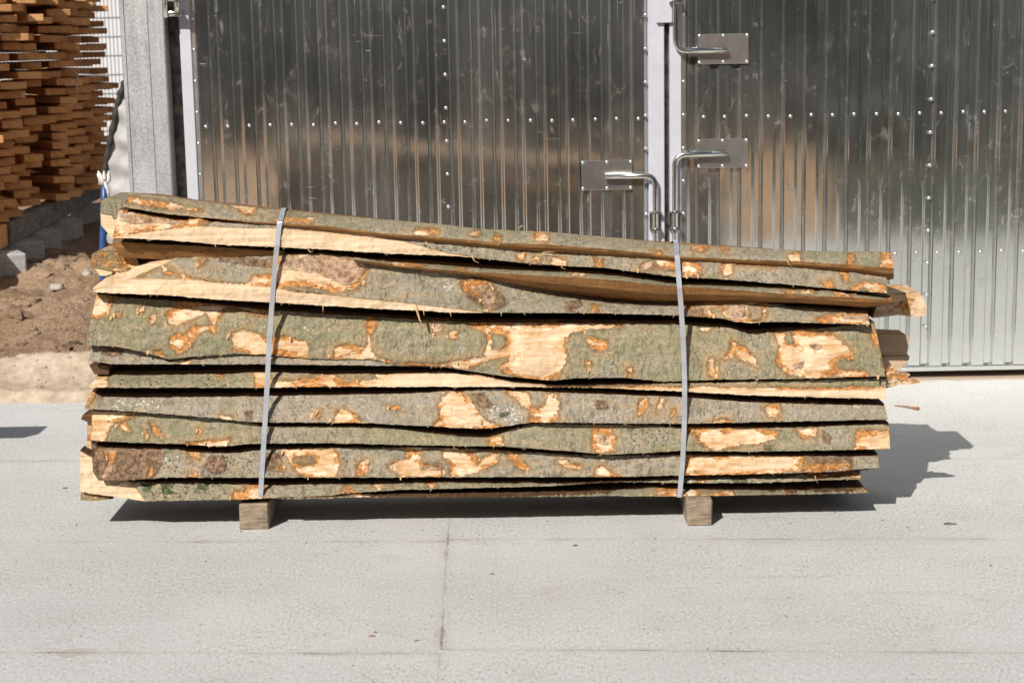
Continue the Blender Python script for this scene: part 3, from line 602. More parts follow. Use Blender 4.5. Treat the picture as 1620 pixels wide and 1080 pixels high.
# far-off woodland behind the camera, mirrored in the doors
wv = []; N = 45000
X = rng.uniform(-75, 75, N); Y = np.where(X > 4, rng.uniform(-40, -9, N), rng.uniform(-40, -19, N)); top_ = np.clip((-Y-4)*.55, 2.5, 12)*1.0+3*vnoise(X*.16, X*0, 3)+1.5*vnoise(X*.7, X*0, 5); Z = rng.uniform(0, 1, N)**.8*top_
C = np.stack([X, Y, Z], 1); A = rng.normal(size=(N, 3)); A /= np.linalg.norm(A, axis=1)[:, None]; Bv = np.cross(A, rng.normal(size=(N, 3))); Bv /= np.linalg.norm(Bv, axis=1)[:, None]; s = rng.uniform(.5, 1.2, N)[:, None]
v = np.stack([C-A*s, C+Bv*s*.6, C+A*s, C-Bv*s*.6], 1).reshape(-1, 3); f = np.arange(4*N).reshape(N, 4)
link('woodland', v, f, M_WOODS, None, origin=(0, -36, 0), label='dark belt of trees across the yard, mirrored in the doors', cat='woodland', kind='stuff')
# ------------------------------------------------------------------ the strapped pile of unedged boards
SPX = 2700/5.6                                   # photo pixels per metre at the pile front
def pl(*a): a = np.array(a, float).reshape(-1, 2); return a[np.argsort(a[:, 0], kind='stable')]
def ev(P, x): return np.interp(x, P[:, 0], P[:, 1])
def sdf(poly, X, Y):
    """signed distance in pixels, positive inside"""
    P = np.asarray(poly, float).reshape(-1, 2); out = np.full(X.shape, -25.0)
    m = (X > P[:, 0].min()-25) & (X < P[:, 0].max()+25) & (Y > P[:, 1].min()-25) & (Y < P[:, 1].max()+25)
    if not m.any(): return out
    x, y = X[m], Y[m]; d = np.full(x.shape, 1e9); ins = np.zeros(x.shape, bool); n = len(P)
    for i in range(n):
        ax, ay = P[i]; bx, by = P[(i+1) % n]; ex, ey = bx-ax, by-ay; L = ex*ex+ey*ey+1e-9
        t = np.clip(((x-ax)*ex+(y-ay)*ey)/L, 0, 1); d = np.minimum(d, (x-ax-t*ex)**2+(y-ay-t*ey)**2)
        if ay != by:
            c = ((ay > y) != (by > y)) & (x < (bx-ax)*(y-ay)/(by-ay)+ax); ins ^= c
    d = np.sqrt(d); out[m] = np.maximum(-25, np.where(ins, d, -d)); return out
def box(x0, y0, x1, y1): return [x0, y0, x1, y0, x1, y1, x0, y1]
BOARDS = []
def board(name, T, B, xl, xr, bot=0.0, tone=.3, patches=(), M=None, U=None, uk=1.25, top=None, pow_=1.5, ext=None, lichen=0, pits=0, brown=0, moss=0, back=.5, lab='', relief=1.0, topextra=None, gscale=1.0):
    BOARDS.append(dict(name=name, T=pl(*T), B=pl(*B), xl=xl, xr=xr, bot=bot, tone=tone, patches=patches, M=None if M is None else pl(*M), U=None if U is None else pl(*U), uk=uk, top=top, pow=pow_, ext=ext,
        lichen=lichen, pits=pits, brown=brown, moss=moss, back=back, lab=lab, relief=relief, gs=gscale))
p, s_, b_, l_, i_, k_, m_, g_ = 'peel', 'sawn', 'brown', 'lichen', 'island', 'pits', 'moss', 'grey'
board('b1', [196,304, 245,309, 295,315, 360,324, 427,331, 520,340, 613,348, 699,355, 755,362, 869,367, 960,375, 1068,386, 1162,391, 1265,397, 1397,398.5, 1414,400],
      [196,327, 245,336, 320,344, 395,350, 520,357.5, 613,370, 699,375.4, 784,384, 869,387, 960,394, 1068,405, 1162,410, 1265,413.6, 1352,419, 1414,424],
      (204, 196), (1411, 1414), bot=.0, tone=.35, top=.07, U=[196,329, 395,353, 613,375, 700,384, 784,393, 869,398, 960,404, 1068,411, 1162,417, 1265,424, 1352,432, 1404,443, 1414,441],
      patches=[(p, [203,311, 245,318, 285,325, 318,333, 285,332, 240,327, 201,321]), (p, [356,321, 400,327, 404,334, 398,341, 386,337, 372,327]), (p, [427,347, 470,344, 500,345, 492,352, 441,352]), (p, box(657,364,694,371)), (p, [846,366, 866,368, 867,383, 846,381]), (p, [750,365, 760,366, 756,372, 741,370]),
               (p, [784,371, 793,374, 789,384, 781,382]), (p, [1093,388, 1119,390, 1115,397, 1096,395]), (p, [1140,390, 1152,391, 1152,396, 1143,396]), (p, [1246,403, 1266,401, 1266,414, 1250,414]), (p, [1395,398, 1416,398, 1416,424, 1392,420]), (p, [1343,403, 1350,403, 1350,419, 1342,417]), (p, [1028,398, 1045,400, 1040,405]), (b_, [783,372, 792,374, 788,385, 781,382]), (p, [450,338, 475,341, 472,343])],
      lab='topmost bark-edged board of the strapped pile, long and thin, sloping down to the right')
board('b2', [177,336, 192,332, 220,336, 270,343.7, 295,346, 315,343, 332,350, 445,356, 520,361, 562,365.5, 642,374, 713,382, 784,388, 812,395, 869,398, 960,404, 1079,410, 1162,413, 1265,420, 1352,426, 1404,433],
      [177,376, 270,380, 345,387, 445,391, 520,395, 613,401, 699,404, 764,409, 841,418, 960,424, 1010,431, 1075,438, 1162,443, 1265,451.6, 1335,458.5, 1404,464],
      (188, 178), (1402, 1404), bot=-.005, tone=.75, relief=1.3, M=[177,375.5, 185,374, 240,366, 295,359, 310,357.5, 370,360, 445,361, 520,367, 585,370, 642,382, 699,398, 741,405, 764,409.5, 780,412, 1404,464],
      patches=[(p, [180,330, 240,336, 275,342, 300,346, 318,341, 330,348, 322,358, 296,359, 240,366, 178,378]), (b_, [186,335, 225,340, 255,345, 245,353, 215,355, 190,350]), (b_, [240,343, 300,348, 290,356, 262,354]),
               (p, [817,399, 829,401, 828,412, 818,410]), (p, [845,403, 854,404, 852,413, 843,411]), (p, [878,408, 893,410, 896,421, 882,420, 872,416]), (p, [941,410, 955,410, 954,424, 941,422]), (b_, [938,408, 957,408, 956,424, 940,424]),
               (p, [1034,410, 1066,412, 1085,413, 1110,416, 1108,433, 1094,437, 1078,427, 1045,423]), (b_, [1008,428, 1014,415, 1030,410, 1036,418, 1020,427]), (p, [1010,428, 1016,416, 1030,411, 1034,418, 1022,427]), (p, [1142,415, 1157,415, 1158,432, 1147,436, 1141,428]), (p, [1160,413, 1230,419, 1228,422, 1162,418]),
               (p, [1328,425, 1341,427, 1342,445, 1334,443]), (p, [1297,445, 1315,441, 1318,452, 1308,456]), (p, [1340,461, 1350,449, 1370,445, 1386,446, 1402,456, 1402,466]), (i_, [1352,460, 1366,455, 1380,459, 1372,462]), (k_, box(640,372,760,404))],
      lab='second board from the top, wide pale sawn edge at its left end')
board('b3', [560,408, 585,410, 670,415, 755,422, 869,428, 920,429, 1006,438, 1058,446, 1082,448, 1162,450.6, 1265,456, 1317,460, 1411,471],
      [560,412, 585,414, 670,424, 727,429, 784,432, 869,436.5, 960,442, 1058,451.6, 1162,458.5, 1265,467, 1352,471, 1413,474],
      (560, 560), (1409, 1413), bot=-.02, tone=.15, top=.05, U=[560,414, 600,420, 670,428, 755,437, 812,451, 897,466, 960,474, 1024,480, 1075,480, 1162,477, 1265,479, 1369,486, 1407,483, 1413,482], uk=1.8,
      patches=[(p, [620,415, 672,418, 668,422, 625,419]), (p, [718,422, 735,424, 735,428, 720,427]), (p, [1238,459, 1285,460, 1290,465, 1245,465]), (p, [1317,461, 1340,463, 1345,470, 1325,470]), (p, [1404,469, 1413,470, 1413,474, 1404,474]), (p, [905,433, 925,434, 922,437, 905,436])],
      lab='third board from the top at the right, brown sawn underside showing')
board('b3l', [178,380, 230,383, 345,389, 450,396], [178,382, 230,385, 345,391, 450,398], (178, 178), (448, 450), bot=.045, tone=.3, top=.05, U=[178,381, 186,405, 225,409, 290,411, 360,410, 450,404], uk=.35,
      patches=[], lab='short brown sawn board at the left end under the second board')
board('b4', [144,457, 167,440, 195,426, 237,413, 280,405.5, 355,405, 430,402.5, 510,400, 545,404, 585,411, 670,423.7, 755,435, 784,442, 841,455, 897,463.5, 960,473, 1000,476, 1075,478, 1086,476, 1150,475, 1210,479, 1265,486, 1373,490.7],
      [144,461, 152,462.5, 270,467.5, 345,474, 420,477.5, 520,484, 613,489, 727,494.7, 812,494.7, 960,495.5, 1072,499, 1145,503.5, 1162,508.6, 1186,511, 1231,508.6, 1375,514],
      (144, 144), (1372, 1376), bot=-.01, tone=.6, top=None, gscale=.6, relief=1.5, M=[144,460, 167,452, 207,441, 250,440.5, 295,441, 345,447, 427,454, 470,462, 520,466, 585,473, 656,480.5, 727,489, 772,494.5, 812,496, 1375,515],
      patches=[(s_, [140,460, 167,438, 195,424, 237,411, 283,403, 262,418, 245,424, 225,433, 207,441, 190,449]), (p, [204,444, 232,430, 255,421, 262,433, 300,441, 345,448, 427,456, 470,463, 520,466, 560,455, 578,440, 582,424, 566,413, 530,405, 500,400, 440,402, 432,430, 400,437, 396,446, 372,450, 340,447, 300,440, 270,425, 255,420]),
               (b_, [350,404, 400,408, 420,412, 440,404, 500,402, 566,413, 580,425, 570,445, 545,450, 500,430, 440,425, 380,420, 345,414]), (i_, [262,421, 300,421, 340,425, 380,430, 398,434, 400,444, 388,450, 362,449, 335,445, 320,438, 290,434, 268,432]), (i_, [440,456, 470,452, 520,456, 525,468, 470,461]),
               (p, [316,412, 325,408, 322,419, 314,422]), (b_, [312,408, 328,406, 324,422, 312,424]), (p, [728,447, 740,445, 758,442, 775,447, 783,462, 777,491, 766,493, 762,474, 748,468, 735,460]), (b_, [724,446, 745,440, 772,444, 785,460, 800,468, 800,482, 783,492, 765,488, 742,472]), (b_, [895,478, 918,472, 922,484, 905,494, 892,490]), (p, [938,482, 946,486, 942,496, 934,494]), (b_, [936,480, 950,484, 948,496, 934,496]),
               (p, [1092,479, 1112,476, 1145,476, 1142,486, 1120,488, 1128,500, 1114,501, 1112,488, 1094,490]), (b_, [1086,478, 1112,478, 1120,490, 1116,502, 1088,500]), (p, [1141,477, 1170,474, 1206,476, 1212,490, 1208,508, 1184,511, 1160,508, 1144,497]), (b_, [1146,480, 1180,482, 1180,500, 1160,505, 1146,494]), (i_, [1183,483, 1207,485, 1206,506, 1186,508]), (g_, [1183,483, 1207,485, 1206,506, 1186,508]),
               (p, [1293,505, 1310,498, 1345,494, 1376,491, 1376,513, 1335,510, 1300,512]), (b_, [1330,498, 1376,500, 1376,508, 1335,506]), (l_, box(515,458,540,464)), (l_, box(700,450,722,462))],
      lab='fourth board, broad grey bark face with a pale pointed sawn tip at the left')
board('b5', [137,464, 180,468, 282,475, 332,479, 425,489, 520,495, 642,503, 738,509, 841,509, 960,510, 1058,510, 1158,517, 1186,526, 1231,522.5, 1380,512, 1400,512],
      [137,546, 189,548.6, 240,560, 266,568.7, 306,564, 370,559.5, 415,560.5, 487,567, 528,568.5, 585,568, 633,577, 699,580, 744,587, 801,595.5, 877,602, 911,598, 989,597, 1051,603.7, 1086,602, 1141,600, 1265,599, 1400,595],
      (153, 135), (1384, 1401), bot=.0, tone=.12, lichen=.30, pow_=1.8, relief=1.2,
      patches=[(p, [140,460, 178,466, 174,488, 170,500, 150,503, 138,500]), (p, [262,497, 287,478, 332,479, 425,489, 422,498, 402,498, 385,490, 360,487, 345,500, 337,516, 333,508, 325,496, 300,507, 280,515, 267,511]), (p, [269,546, 268,535, 280,525, 292,528, 305,516, 338,514, 340,525, 325,522, 312,532, 300,550, 280,560]),
               (p, [368,527, 385,521, 415,530, 424,541, 432,533, 450,530, 485,540, 489,550, 487,568, 470,566, 440,561, 410,560, 368,557]), (p, [237,499, 246,497, 247,507, 239,511]), (p, [218,487, 228,486, 226,494, 219,494]), (p, [183,495, 190,494, 189,502, 184,501]), (p, [242,553, 252,555, 263,566, 254,568, 244,562]),
               (p, [527,568, 530,548, 545,545, 575,549, 582,545, 580,500, 598,500, 592,518, 585,530, 588,555, 600,566, 620,573, 700,575, 735,568, 760,566, 790,556, 812,558, 800,564, 760,573, 735,584, 700,580, 640,578, 590,567]),
               (p, [740,511, 800,508, 900,508, 985,511, 985,518, 930,521, 900,527, 893,545, 896,570, 880,599, 850,601, 800,590, 790,580, 806,566, 805,558, 770,566, 765,560, 773,535, 765,524, 750,520]), (i_, [776,528, 790,528, 799,533, 800,545, 790,556, 777,553]), (s_, [828,555, 850,545, 875,552, 884,570, 878,588, 850,596, 810,590, 812,582, 830,575]),
               (p, [927,535, 945,536, 960,541, 961,553, 950,556, 933,549]), (p, [683,506, 701,506, 700,522, 689,527, 682,518]), (p, [708,526, 716,522, 724,526, 722,534, 712,535]), (b_, [683,506, 701,506, 700,522, 689,527]), (g_, [715,522, 735,522, 735,560, 722,560]),
               (p, [1224,524, 1232,547, 1228,574, 1245,592, 1276,598, 1311,595, 1376,595, 1366,585, 1340,586, 1326,582, 1322,575, 1330,567, 1350,567, 1349,553, 1331,540, 1311,524, 1270,522]), (i_, [1242,523, 1254,523, 1255,544, 1246,545, 1240,535]), (b_, [1278,543, 1302,545, 1300,553, 1282,552]), (b_, [1255,575, 1275,570, 1270,582, 1256,584]),
               (p, [1155,536, 1176,550, 1198,571, 1196,580, 1176,569, 1158,563, 1146,568, 1150,557, 1156,551]), (p, [1122,567, 1129,566, 1128,596, 1122,594]), (p, [1132,572, 1138,570, 1135,600, 1130,598]), (p, [1374,528, 1386,524, 1398,530, 1400,548, 1386,546, 1380,538]), (p, [1394,562, 1402,562, 1402,584, 1396,580]), (p, [1106,516, 1128,514, 1120,523, 1110,523]), (p, [926,567, 935,575, 931,582, 925,580]), (p, [992,584, 998,582, 998,597, 993,596]), (p, [1383,510, 1396,509, 1398,516, 1384,516])],
      lab='widest board of the pile, tall green bark face with big peeled patches')
board('b5b', [141,545, 189,549, 240,560, 266,568.7, 306,564, 370,560, 415,561, 487,568, 528,569, 585,569, 633,577.5, 699,580, 744,583],
      [141,570, 174,576, 421,576, 500,577, 670,579, 705,581, 744,587], (145, 141), (742, 744), bot=.012, tone=.9, top=.02, pits=.25,
      patches=[(b_, [155,548, 180,548, 195,556, 180,566, 160,562]), (p, [285,572, 310,570, 312,575, 290,576])], lab='thin grey board under the left half of the widest board')
board('b6', [141,590, 166,592, 263,591, 378,588.5, 421,586, 520,590, 613,589, 699,587, 755,592, 812,602, 883,609, 960,606.5, 1072,605.5, 1162,603.5, 1265,601.5, 1404,598],
      [141,613, 200,613, 418,613, 500,611.7, 812,611.7, 960,613.5, 1078,619, 1196,625.5, 1400,631],
      (154, 140), (1402, 1401), bot=.0, tone=.2, pits=.12, relief=1.2,
      patches=[(p, [136,588, 172,588, 170,600, 172,615, 136,615]), (p, [401,588, 427,584, 428,600, 460,603, 520,590, 545,602, 590,600, 600,588, 699,585, 755,590, 812,600, 883,607, 960,611, 1072,612, 1100,611, 1196,612, 1265,614, 1404,610, 1404,634, 418,616, 404,612]),
               (s_, [620,592, 700,588, 760,594, 830,606, 900,611, 1000,613, 1110,614, 1200,617, 1404,616, 1404,634, 600,614]), (i_, [530,592, 590,590, 597,598, 580,601, 540,600]), (k_, box(185,596,400,611)), (k_, box(530,590,595,600)), (p, [340,589, 352,588, 352,594, 344,595]), (g_, box(430,588,470,598))],
      lab='narrow pitted board below the widest one, turning to bare sawn wood along the right')
board('b7', [137,613, 163,626.5, 292,626, 418,624.6, 520,623, 642,621, 710,617, 784,615, 960,622, 1078,626.4, 1196,635, 1252,637, 1404,640],
      [134,647, 200,650, 263,655, 350,662, 378,666, 418,667.7, 585,669, 682,674.4, 755,678, 784,676.4, 841,668, 960,669, 1078,670, 1196,667.5, 1404,663.5],
      (146, 133), (1399, 1405), bot=.0, tone=1.0, lichen=.34, 
      patches=[(p, [137,610, 152,612, 147,628, 140,640, 134,640]), (p, [693,640, 700,628, 710,619, 727,616, 741,627, 748,640, 755,648, 772,665, 789,675, 755,679, 682,675, 696,661]), (s_, [715,640, 735,640, 750,656, 735,664, 712,655]), (p, [801,618, 820,618, 835,624, 841,642, 852,645, 863,640, 866,624, 880,622, 884,640, 883,666, 838,669, 838,651, 820,634]), (b_, [741,622, 765,620, 784,645, 760,645]),
               (p, [528,668, 532,650, 545,645, 560,656, 571,668]), (p, [614,642, 632,642, 640,647, 628,649]), (p, [1011,655, 1013,635, 1022,628, 1025,640, 1017,655]), (p, [1036,655, 1044,629, 1050,632, 1042,655]), (p, [1061,660, 1063,648, 1068,648, 1068,668]), (p, [1212,641, 1230,638, 1236,650, 1230,661, 1216,659, 1211,650]), (p, [1129,668, 1140,663, 1156,665, 1150,671]), (p, [347,656, 362,658, 372,665, 350,663]), (b_, [940,633, 958,632, 962,645, 944,648]), (b_, [385,650, 400,648, 398,665, 388,664]), (p, [500,650, 506,648, 506,658, 500,659]), (l_, box(175,632,260,650)), (l_, box(770,640,835,668)), (m_, box(790,652,805,660))],
      lab='grey board flecked with white lichen, sagging in the middle of the pile')
board('b8', [144,650, 206,652, 292,657.6, 378,666.3, 418,672.6, 520,673.4, 613,675, 727,689, 772,690.6, 812,676.4, 841,670.7, 960,671, 1078,674.6, 1236,674.6, 1408,668.7],
      [144,696, 157,698, 280,702, 350,706.4, 392,702, 418,701, 520,700.7, 699,704.8, 795,706, 897,713, 960,719, 1074,713, 1196,714, 1408,710],
      (146, 144), (1406, 1408), bot=.002, tone=.22, 
      patches=[(p, [140,648, 180,650, 218,655, 200,662, 178,666, 170,684, 165,697, 140,697]), (p, [186,670, 200,669, 206,682, 200,684, 190,677]), (p, [235,668, 245,670, 260,692, 255,695, 242,682]), (p, [313,677, 320,677, 318,687, 313,685]), (p, [295,702, 330,697, 365,692, 357,706, 310,706]), (p, [772,692, 784,688, 795,690, 793,704, 774,705]),
               (p, [938,675, 963,677, 972,690, 973,712, 950,716, 936,712, 935,695]), (b_, [945,685, 962,688, 960,705, 945,700]), (p, [1086,675, 1157,675, 1232,681, 1228,694, 1197,702, 1153,706, 1133,713, 1106,698, 1100,684, 1086,684]), (p, [1256,679, 1290,677, 1292,690, 1270,694]), (p, [1355,682, 1410,680, 1410,712, 1350,712]), (g_, box(1296,680,1345,705)), (b_, [1300,680, 1315,690, 1312,704, 1300,696]),
               (k_, box(990,680,1070,708)), (m_, [1205,704, 1225,702, 1230,714, 1208,714]), (m_, [285,655, 300,654, 300,664, 288,664]), (p, [228,680, 232,680, 234,694, 230,694]), (l_, box(1330,675,1345,680))],
      lab='green board with long orange peeled patches near its right end, third from the bottom')
board('b9', [143,698, 157,707, 280,709, 321,715, 364,715, 418,709, 520,706.4, 670,707.6, 784,710.5, 897,717.6, 960,721, 1078,718, 1386,720],
      [143,741, 156,760, 200,759.5, 263,755, 378,755, 520,755, 727,754.5, 960,754, 1078,751.6, 1196,749.6, 1315,745.7, 1391,739.8],
      (144, 147), (1389, 1391), bot=.004, tone=.75, relief=1.6, pits=.1,
      patches=[(b_, [140,695, 240,706, 262,712, 258,735, 240,757, 200,762, 140,762]), (p, [163,711, 184,709, 184,724, 176,745, 166,758, 158,757, 170,735]), (p, [293,711, 318,716, 316,725, 300,722]), (p, [236,745, 242,732, 240,752, 232,756]), (p, [296,757, 300,748, 308,747, 312,757]), (k_, box(260,715,450,752)), (b_, [330,722, 355,720, 360,742, 340,752, 322,740]), (l_, box(255,720,285,735)),
               (p, [447,708, 520,706, 532,716, 537,735, 530,754, 498,755, 474,749, 458,732, 452,716]), (i_, [462,722, 496,720, 498,732, 480,736, 462,731]), (b_, [462,722, 496,720, 498,732, 480,736, 462,731]), (b_, box(418,715,447,745)), (p, [442,735, 452,733, 450,742, 442,742]), (p, [565,738, 572,727, 580,727, 585,745, 572,755, 564,754]),
               (p, [642,706, 667,706, 666,730, 690,739, 699,742, 696,754, 636,753, 620,744, 616,737, 630,729, 641,725]), (p, [699,710, 744,710, 754,726, 772,719, 788,713, 786,731, 766,741, 744,752, 713,753, 711,736, 700,722]), (p, [795,710, 812,713, 838,741, 826,742, 807,730]), (p, [880,729, 895,727, 900,733, 920,734, 918,742, 898,740]), (p, [940,754, 944,740, 952,736, 960,740, 980,754]), (b_, box(665,730,700,742)), (k_, box(785,725,800,742)),
               (p, [1083,719, 1268,717, 1276,730, 1265,745, 1190,750, 1080,752]), (s_, [1170,724, 1255,722, 1255,740, 1175,746]), (b_, box(1270,722,1350,745)), (p, [1270,735, 1345,732, 1345,744, 1270,747])],
      lab='second board from the bottom, brown blotched bark at its left end and torn pale patches')
board('b10', [127,713, 156,730, 190,760, 206,761, 292,762.4, 407,765, 520,764, 585,764, 670,761.6, 784,762, 960,761, 999,757.5, 1078,753.6, 1196,750, 1360,743.7],
      [127,778, 165,783, 226,792.5, 378,789.6, 520,784, 562,778.6, 642,774.4, 755,771.5, 869,768.7, 960,762.5, 1000,762, 1078,763.5, 1196,763.5, 1362,757.5],
      (127, 127), (1360, 1362), bot=.015, tone=.35, relief=2.2, pits=.25, top=.05,
      patches=[(s_, [120,700, 150,715, 200,757, 206,762, 218,775, 232,794, 160,792, 120,780]), (p, [365,787, 372,776, 384,778, 392,768, 415,765, 413,789, 370,790]), (m_, box(255,764,275,782)), (m_, box(310,762,330,776)), (m_, box(225,765,240,778)), (k_, box(230,764,360,790)), (l_, [210,762, 230,762, 240,772, 225,776]),
               (p, [585,764, 600,764, 622,772, 600,774]), (p, [540,778, 545,768, 556,768, 560,779]), (p, [676,764, 688,762, 690,771, 680,772]), (p, [1275,749, 1300,746, 1362,742, 1362,756, 1330,752, 1290,758]), (m_, [1155,752, 1180,750, 1182,766, 1165,768, 1158,760]), (l_, box(1080,752,1150,762)), (l_, box(1300,746,1340,756)), (p, [1104,757, 1114,756, 1112,762, 1105,762])],
      lab='bottom board with a pale sawn wedge at its left end and rough mossy bark')
board('b11', [440,786, 520,785, 562,781, 700,783, 841,778.6, 960,774.4, 1038,769, 1078,771.4, 1236,773.4, 1366,771.4],
      [440,789, 520,788, 562,786, 755,786.5, 960,784.3, 1070,785, 1236,782, 1374,779.3],
      (440, 440), (1366, 1374), bot=.0, tone=.25, top=.03,
      patches=[(p, [1038,769, 1070,769, 1071,786, 1036,784]), (p, [1080,772, 1098,771, 1112,777, 1100,785, 1078,785]), (p, [1245,774, 1254,774, 1254,782, 1245,782]), (p, [560,782, 700,782, 700,788, 560,788]), (p, [1120,780, 1158,778, 1160,784, 1125,785]), (p, [1364,771, 1376,771, 1376,780, 1370,780])],
      lab='lowest thin board resting on the wooden bearers at the right')
order = ['b1', 'b2', 'b3', 'b3l', 'b4', 'b5', 'b5b', 'b6', 'b7', 'b8', 'b9', 'b10', 'b11']
above = {'b1': [], 'b2': ['b1'], 'b3': ['b2'], 'b3l': ['b2'], 'b4': ['b3', 'b3l', 'b2'], 'b5': ['b4'], 'b5b': ['b5'], 'b6': ['b5b', 'b5'], 'b7': ['b6'], 'b8': ['b7'], 'b9': ['b8'], 'b10': ['b9'], 'b11': ['b10']}
BD = {b['name']: b for b in BOARDS}
def front_depth(b, x): return b['bot']+.010*np.sin(x*.0047+len(b['name'])*2+b['tone']*9)
def overhang(b, x, T):
    """lowest edge of the boards lying on this one, in pixels (nan = none)"""
    best = np.full(x.shape, -1e9); dep = np.zeros(x.shape)
    for n in above[b['name']]:
        a = BD[n]; lo_ = a['xl'][1]; hi = a['xr'][1]; e = ev(a['B'], x); ok = (x >= lo_-1) & (x <= hi+1); dd = front_depth(a, x)
        if a['U'] is not None: u = ev(a['U'], x); dd = dd+a['uk']*np.clip(u-e, 0, None)/SPX; e = u
        upd = ok & (e > best); best = np.where(upd, e, best); dep = np.where(upd, dd, dep)
    return best, dep
PROF = {}
STRAPX = [None, None]
for b in BOARDS:
    x0 = min(b['xl']); x1 = max(b['xr']); L = x1-x0; nx = int(L/2.2)
    hmax = float(np.max(ev(b['B'], np.linspace(x0, x1, 50))-ev(b['T'], np.linspace(x0, x1, 50))))
    ny = int(max(5, hmax/2.3)); s = np.linspace(0, 1, nx)
    tt = np.r_[-.0, np.linspace(0, 1, ny)[1:]]
    S, Tt = np.meshgrid(s, tt)
    xl = b['xl'][0]+(b['xl'][1]-b['xl'][0])*Tt; xr = b['xr'][0]+(b['xr'][1]-b['xr'][0])*Tt
    X = xl+(xr-xl)*S
    yT = ev(b['T'], X); yB = ev(b['B'], X); e = .7*fbm(X*.05, X*0, 11, 4)+.5*vnoise(X*.35, X*0, 12)
    yT = yT+e*.8; yB = yB+e[:, ::-1]*1.0; yB = np.maximum(yB, yT+.6)
    Yp = yT+(yB-yT)*Tt
    oe, od = overhang(b, X, yT); yT = yT+np.where((oe > -1e8) & (yT-oe > 4), 1.6, 0); yT = np.minimum(yT, yB-.5); Yp = yT+(yB-yT)*Tt; g = np.clip(yT-oe, 0, 60)/SPX; g = np.where(oe < -1e8, 0, g)
    D0 = front_depth(b, X)
    Dt = np.where(oe < -1e8, D0+(b['top'] or .05), od+1.45*g+.004)
    # shallow wane where the face is thin, never an overhang
    Dt = np.maximum(Dt, D0+.25*(yB-yT)/SPX+.004)
    if b['top'] is not None: Dt = np.maximum(Dt, D0+b['top']*.6)
    k = np.linspace(-4, 4, 41); kern = np.exp(-k*k/4); kern /= kern.sum()
    Dt = np.apply_along_axis(lambda r: np.convolve(np.pad(r, 20, mode='edge'), kern, 'valid'), 1, Dt)
    D = D0+(Dt-D0)*(1-Tt)**b['pow']
    # where a sawn edge follows, the bark ends at M and the sawn face drops steeply
    at_ = {n: np.full(X.shape, -25.0) for n in ('peel', 'sawn')}; soft = {n: np.full(X.shape, float(b[n])) for n in ('lichen', 'pits', 'brown', 'moss')}
    tone = np.full(X.shape, float(b['tone'])); isl = np.full(X.shape, -25.0)
    for kind, poly in b['patches']:
        q = sdf(poly, X, Yp)
        if kind in ('peel', 'sawn'): at_[kind] = np.maximum(at_[kind], q)
        elif kind == 'island': isl = np.maximum(isl, q)
        elif kind == 'grey': tone = tone+np.clip((q+3)/5, 0, 1)*.8
        else: soft[kind] = np.maximum(soft[kind], np.clip((q+4)/7, 0, 1)*.8)
    at_['peel'] = np.minimum(at_['peel'], -isl)
    pe = np.clip((np.maximum(at_['peel'], at_['sawn'])+1.2)/2.4, 0, 1)
    rel = b['relief']
    D = D+.0045*pe-rel*(.0050*fbm(X*.03, Yp*.05, 21, 3)+.0032*fbm(X*.12, Yp*.16, 31, 3)*(1-.5*pe))
    D = D-.010*np.clip(soft['brown'], 0, 1)*np.abs(fbm(X*.06, Yp*.09, 41, 3))*rel
    if b['name'] == 'b4':   # burls
        for cx, cy, r, a in ((752, 462, 24, .022), (790, 476, 13, .012), (1172, 492, 26, .02), (1110, 490, 16, .01), (318, 412, 12, .012), (470, 418, 40, .014)):
            D = D-a*np.exp(-(((X-cx)/r)**2+((Yp-cy)/(r*.75))**2))
    if b['name'] == 'b5':
        for cx, cy, r, a in ((850, 572, 28, .012), (300, 535, 18, .008)): D = D-a*np.exp(-(((X-cx)/r)**2+((Yp-cy)/(r*.75))**2))
    if b['name'] == 'b2': D = D-.012*np.exp(-(((X-315)/12)**2+((Yp-350)/9)**2))
    P = at(X, Yp, YP+D)
    ny_ = P.shape[0]
    idx = np.arange(P.shape[0]*nx).reshape(P.shape[0], nx)
    attrs = dict(peel=at_['peel'], sawn=at_['sawn'], tone=tone, **soft)
    if b['M'] is not None:
        yM = ev(b['M'], X); below = np.clip(Yp-yM, -25, 25); attrs['sawn'] = np.maximum(attrs['sawn'], below)
    quads = np.stack([idx[:-1, :-1], idx[1:, :-1], idx[1:, 1:], idx[:-1, 1:]], -1)
    # ---- body of the board: top, underside, back, ends (closed with the front rim)
    top = P[0]; bot = P[-1]
    gap = np.clip((yT[0]-oe[0]), 0, 60)/SPX; gap = np.where(oe[0] < -1e8, 0, gap)
    lift = np.where(gap > 0, (gap*.3).clip(.001), .0004 if b['name'] == 'b1' else .004)
    hid = top+np.stack([0*lift, lift*.9+.002, lift], 1)
    nb = 40; sx = np.linspace(0, nx-1, nx).astype(int)
    rows = [hid]
    bk = b['back']; 
    r1 = hid.copy(); r1[:, 1] = YP+bk-.03; r1[:, 2] = hid[:, 2]-.003
    und = bot.copy()
    if b['U'] is not None:
        uy = np.maximum(ev(b['U'], X[-1]), yB[-1]+.8); dU = (D0[-1]+b['uk']*(uy-yB[-1])/SPX)+.003
        und = at(X[-1], uy, YP+dU)
        um = at(X[-1], yB[-1]+.45*(uy-yB[-1]), YP+D0[-1]+.15*(dU-D0[-1]))
    zb_ = und[:, 2]+.001
    r3 = und.copy(); r3[:, 1] += .012; r3[:, 2] = zb_+.001
    r4 = und.copy(); r4[:, 1] = YP+bk; r4[:, 2] = zb_+.004
    if b['name'] == 'b1': r1[:, 2] -= .085; r1[:, 1] -= .05
    r1[:, 2] = np.maximum(r1[:, 2], r4[:, 2]+.006)
    body = [top, hid, r1, r4, r3, und] + ([] if b['U'] is None else [um, bot])
    V = np.concatenate(body); m = len(body); F = []
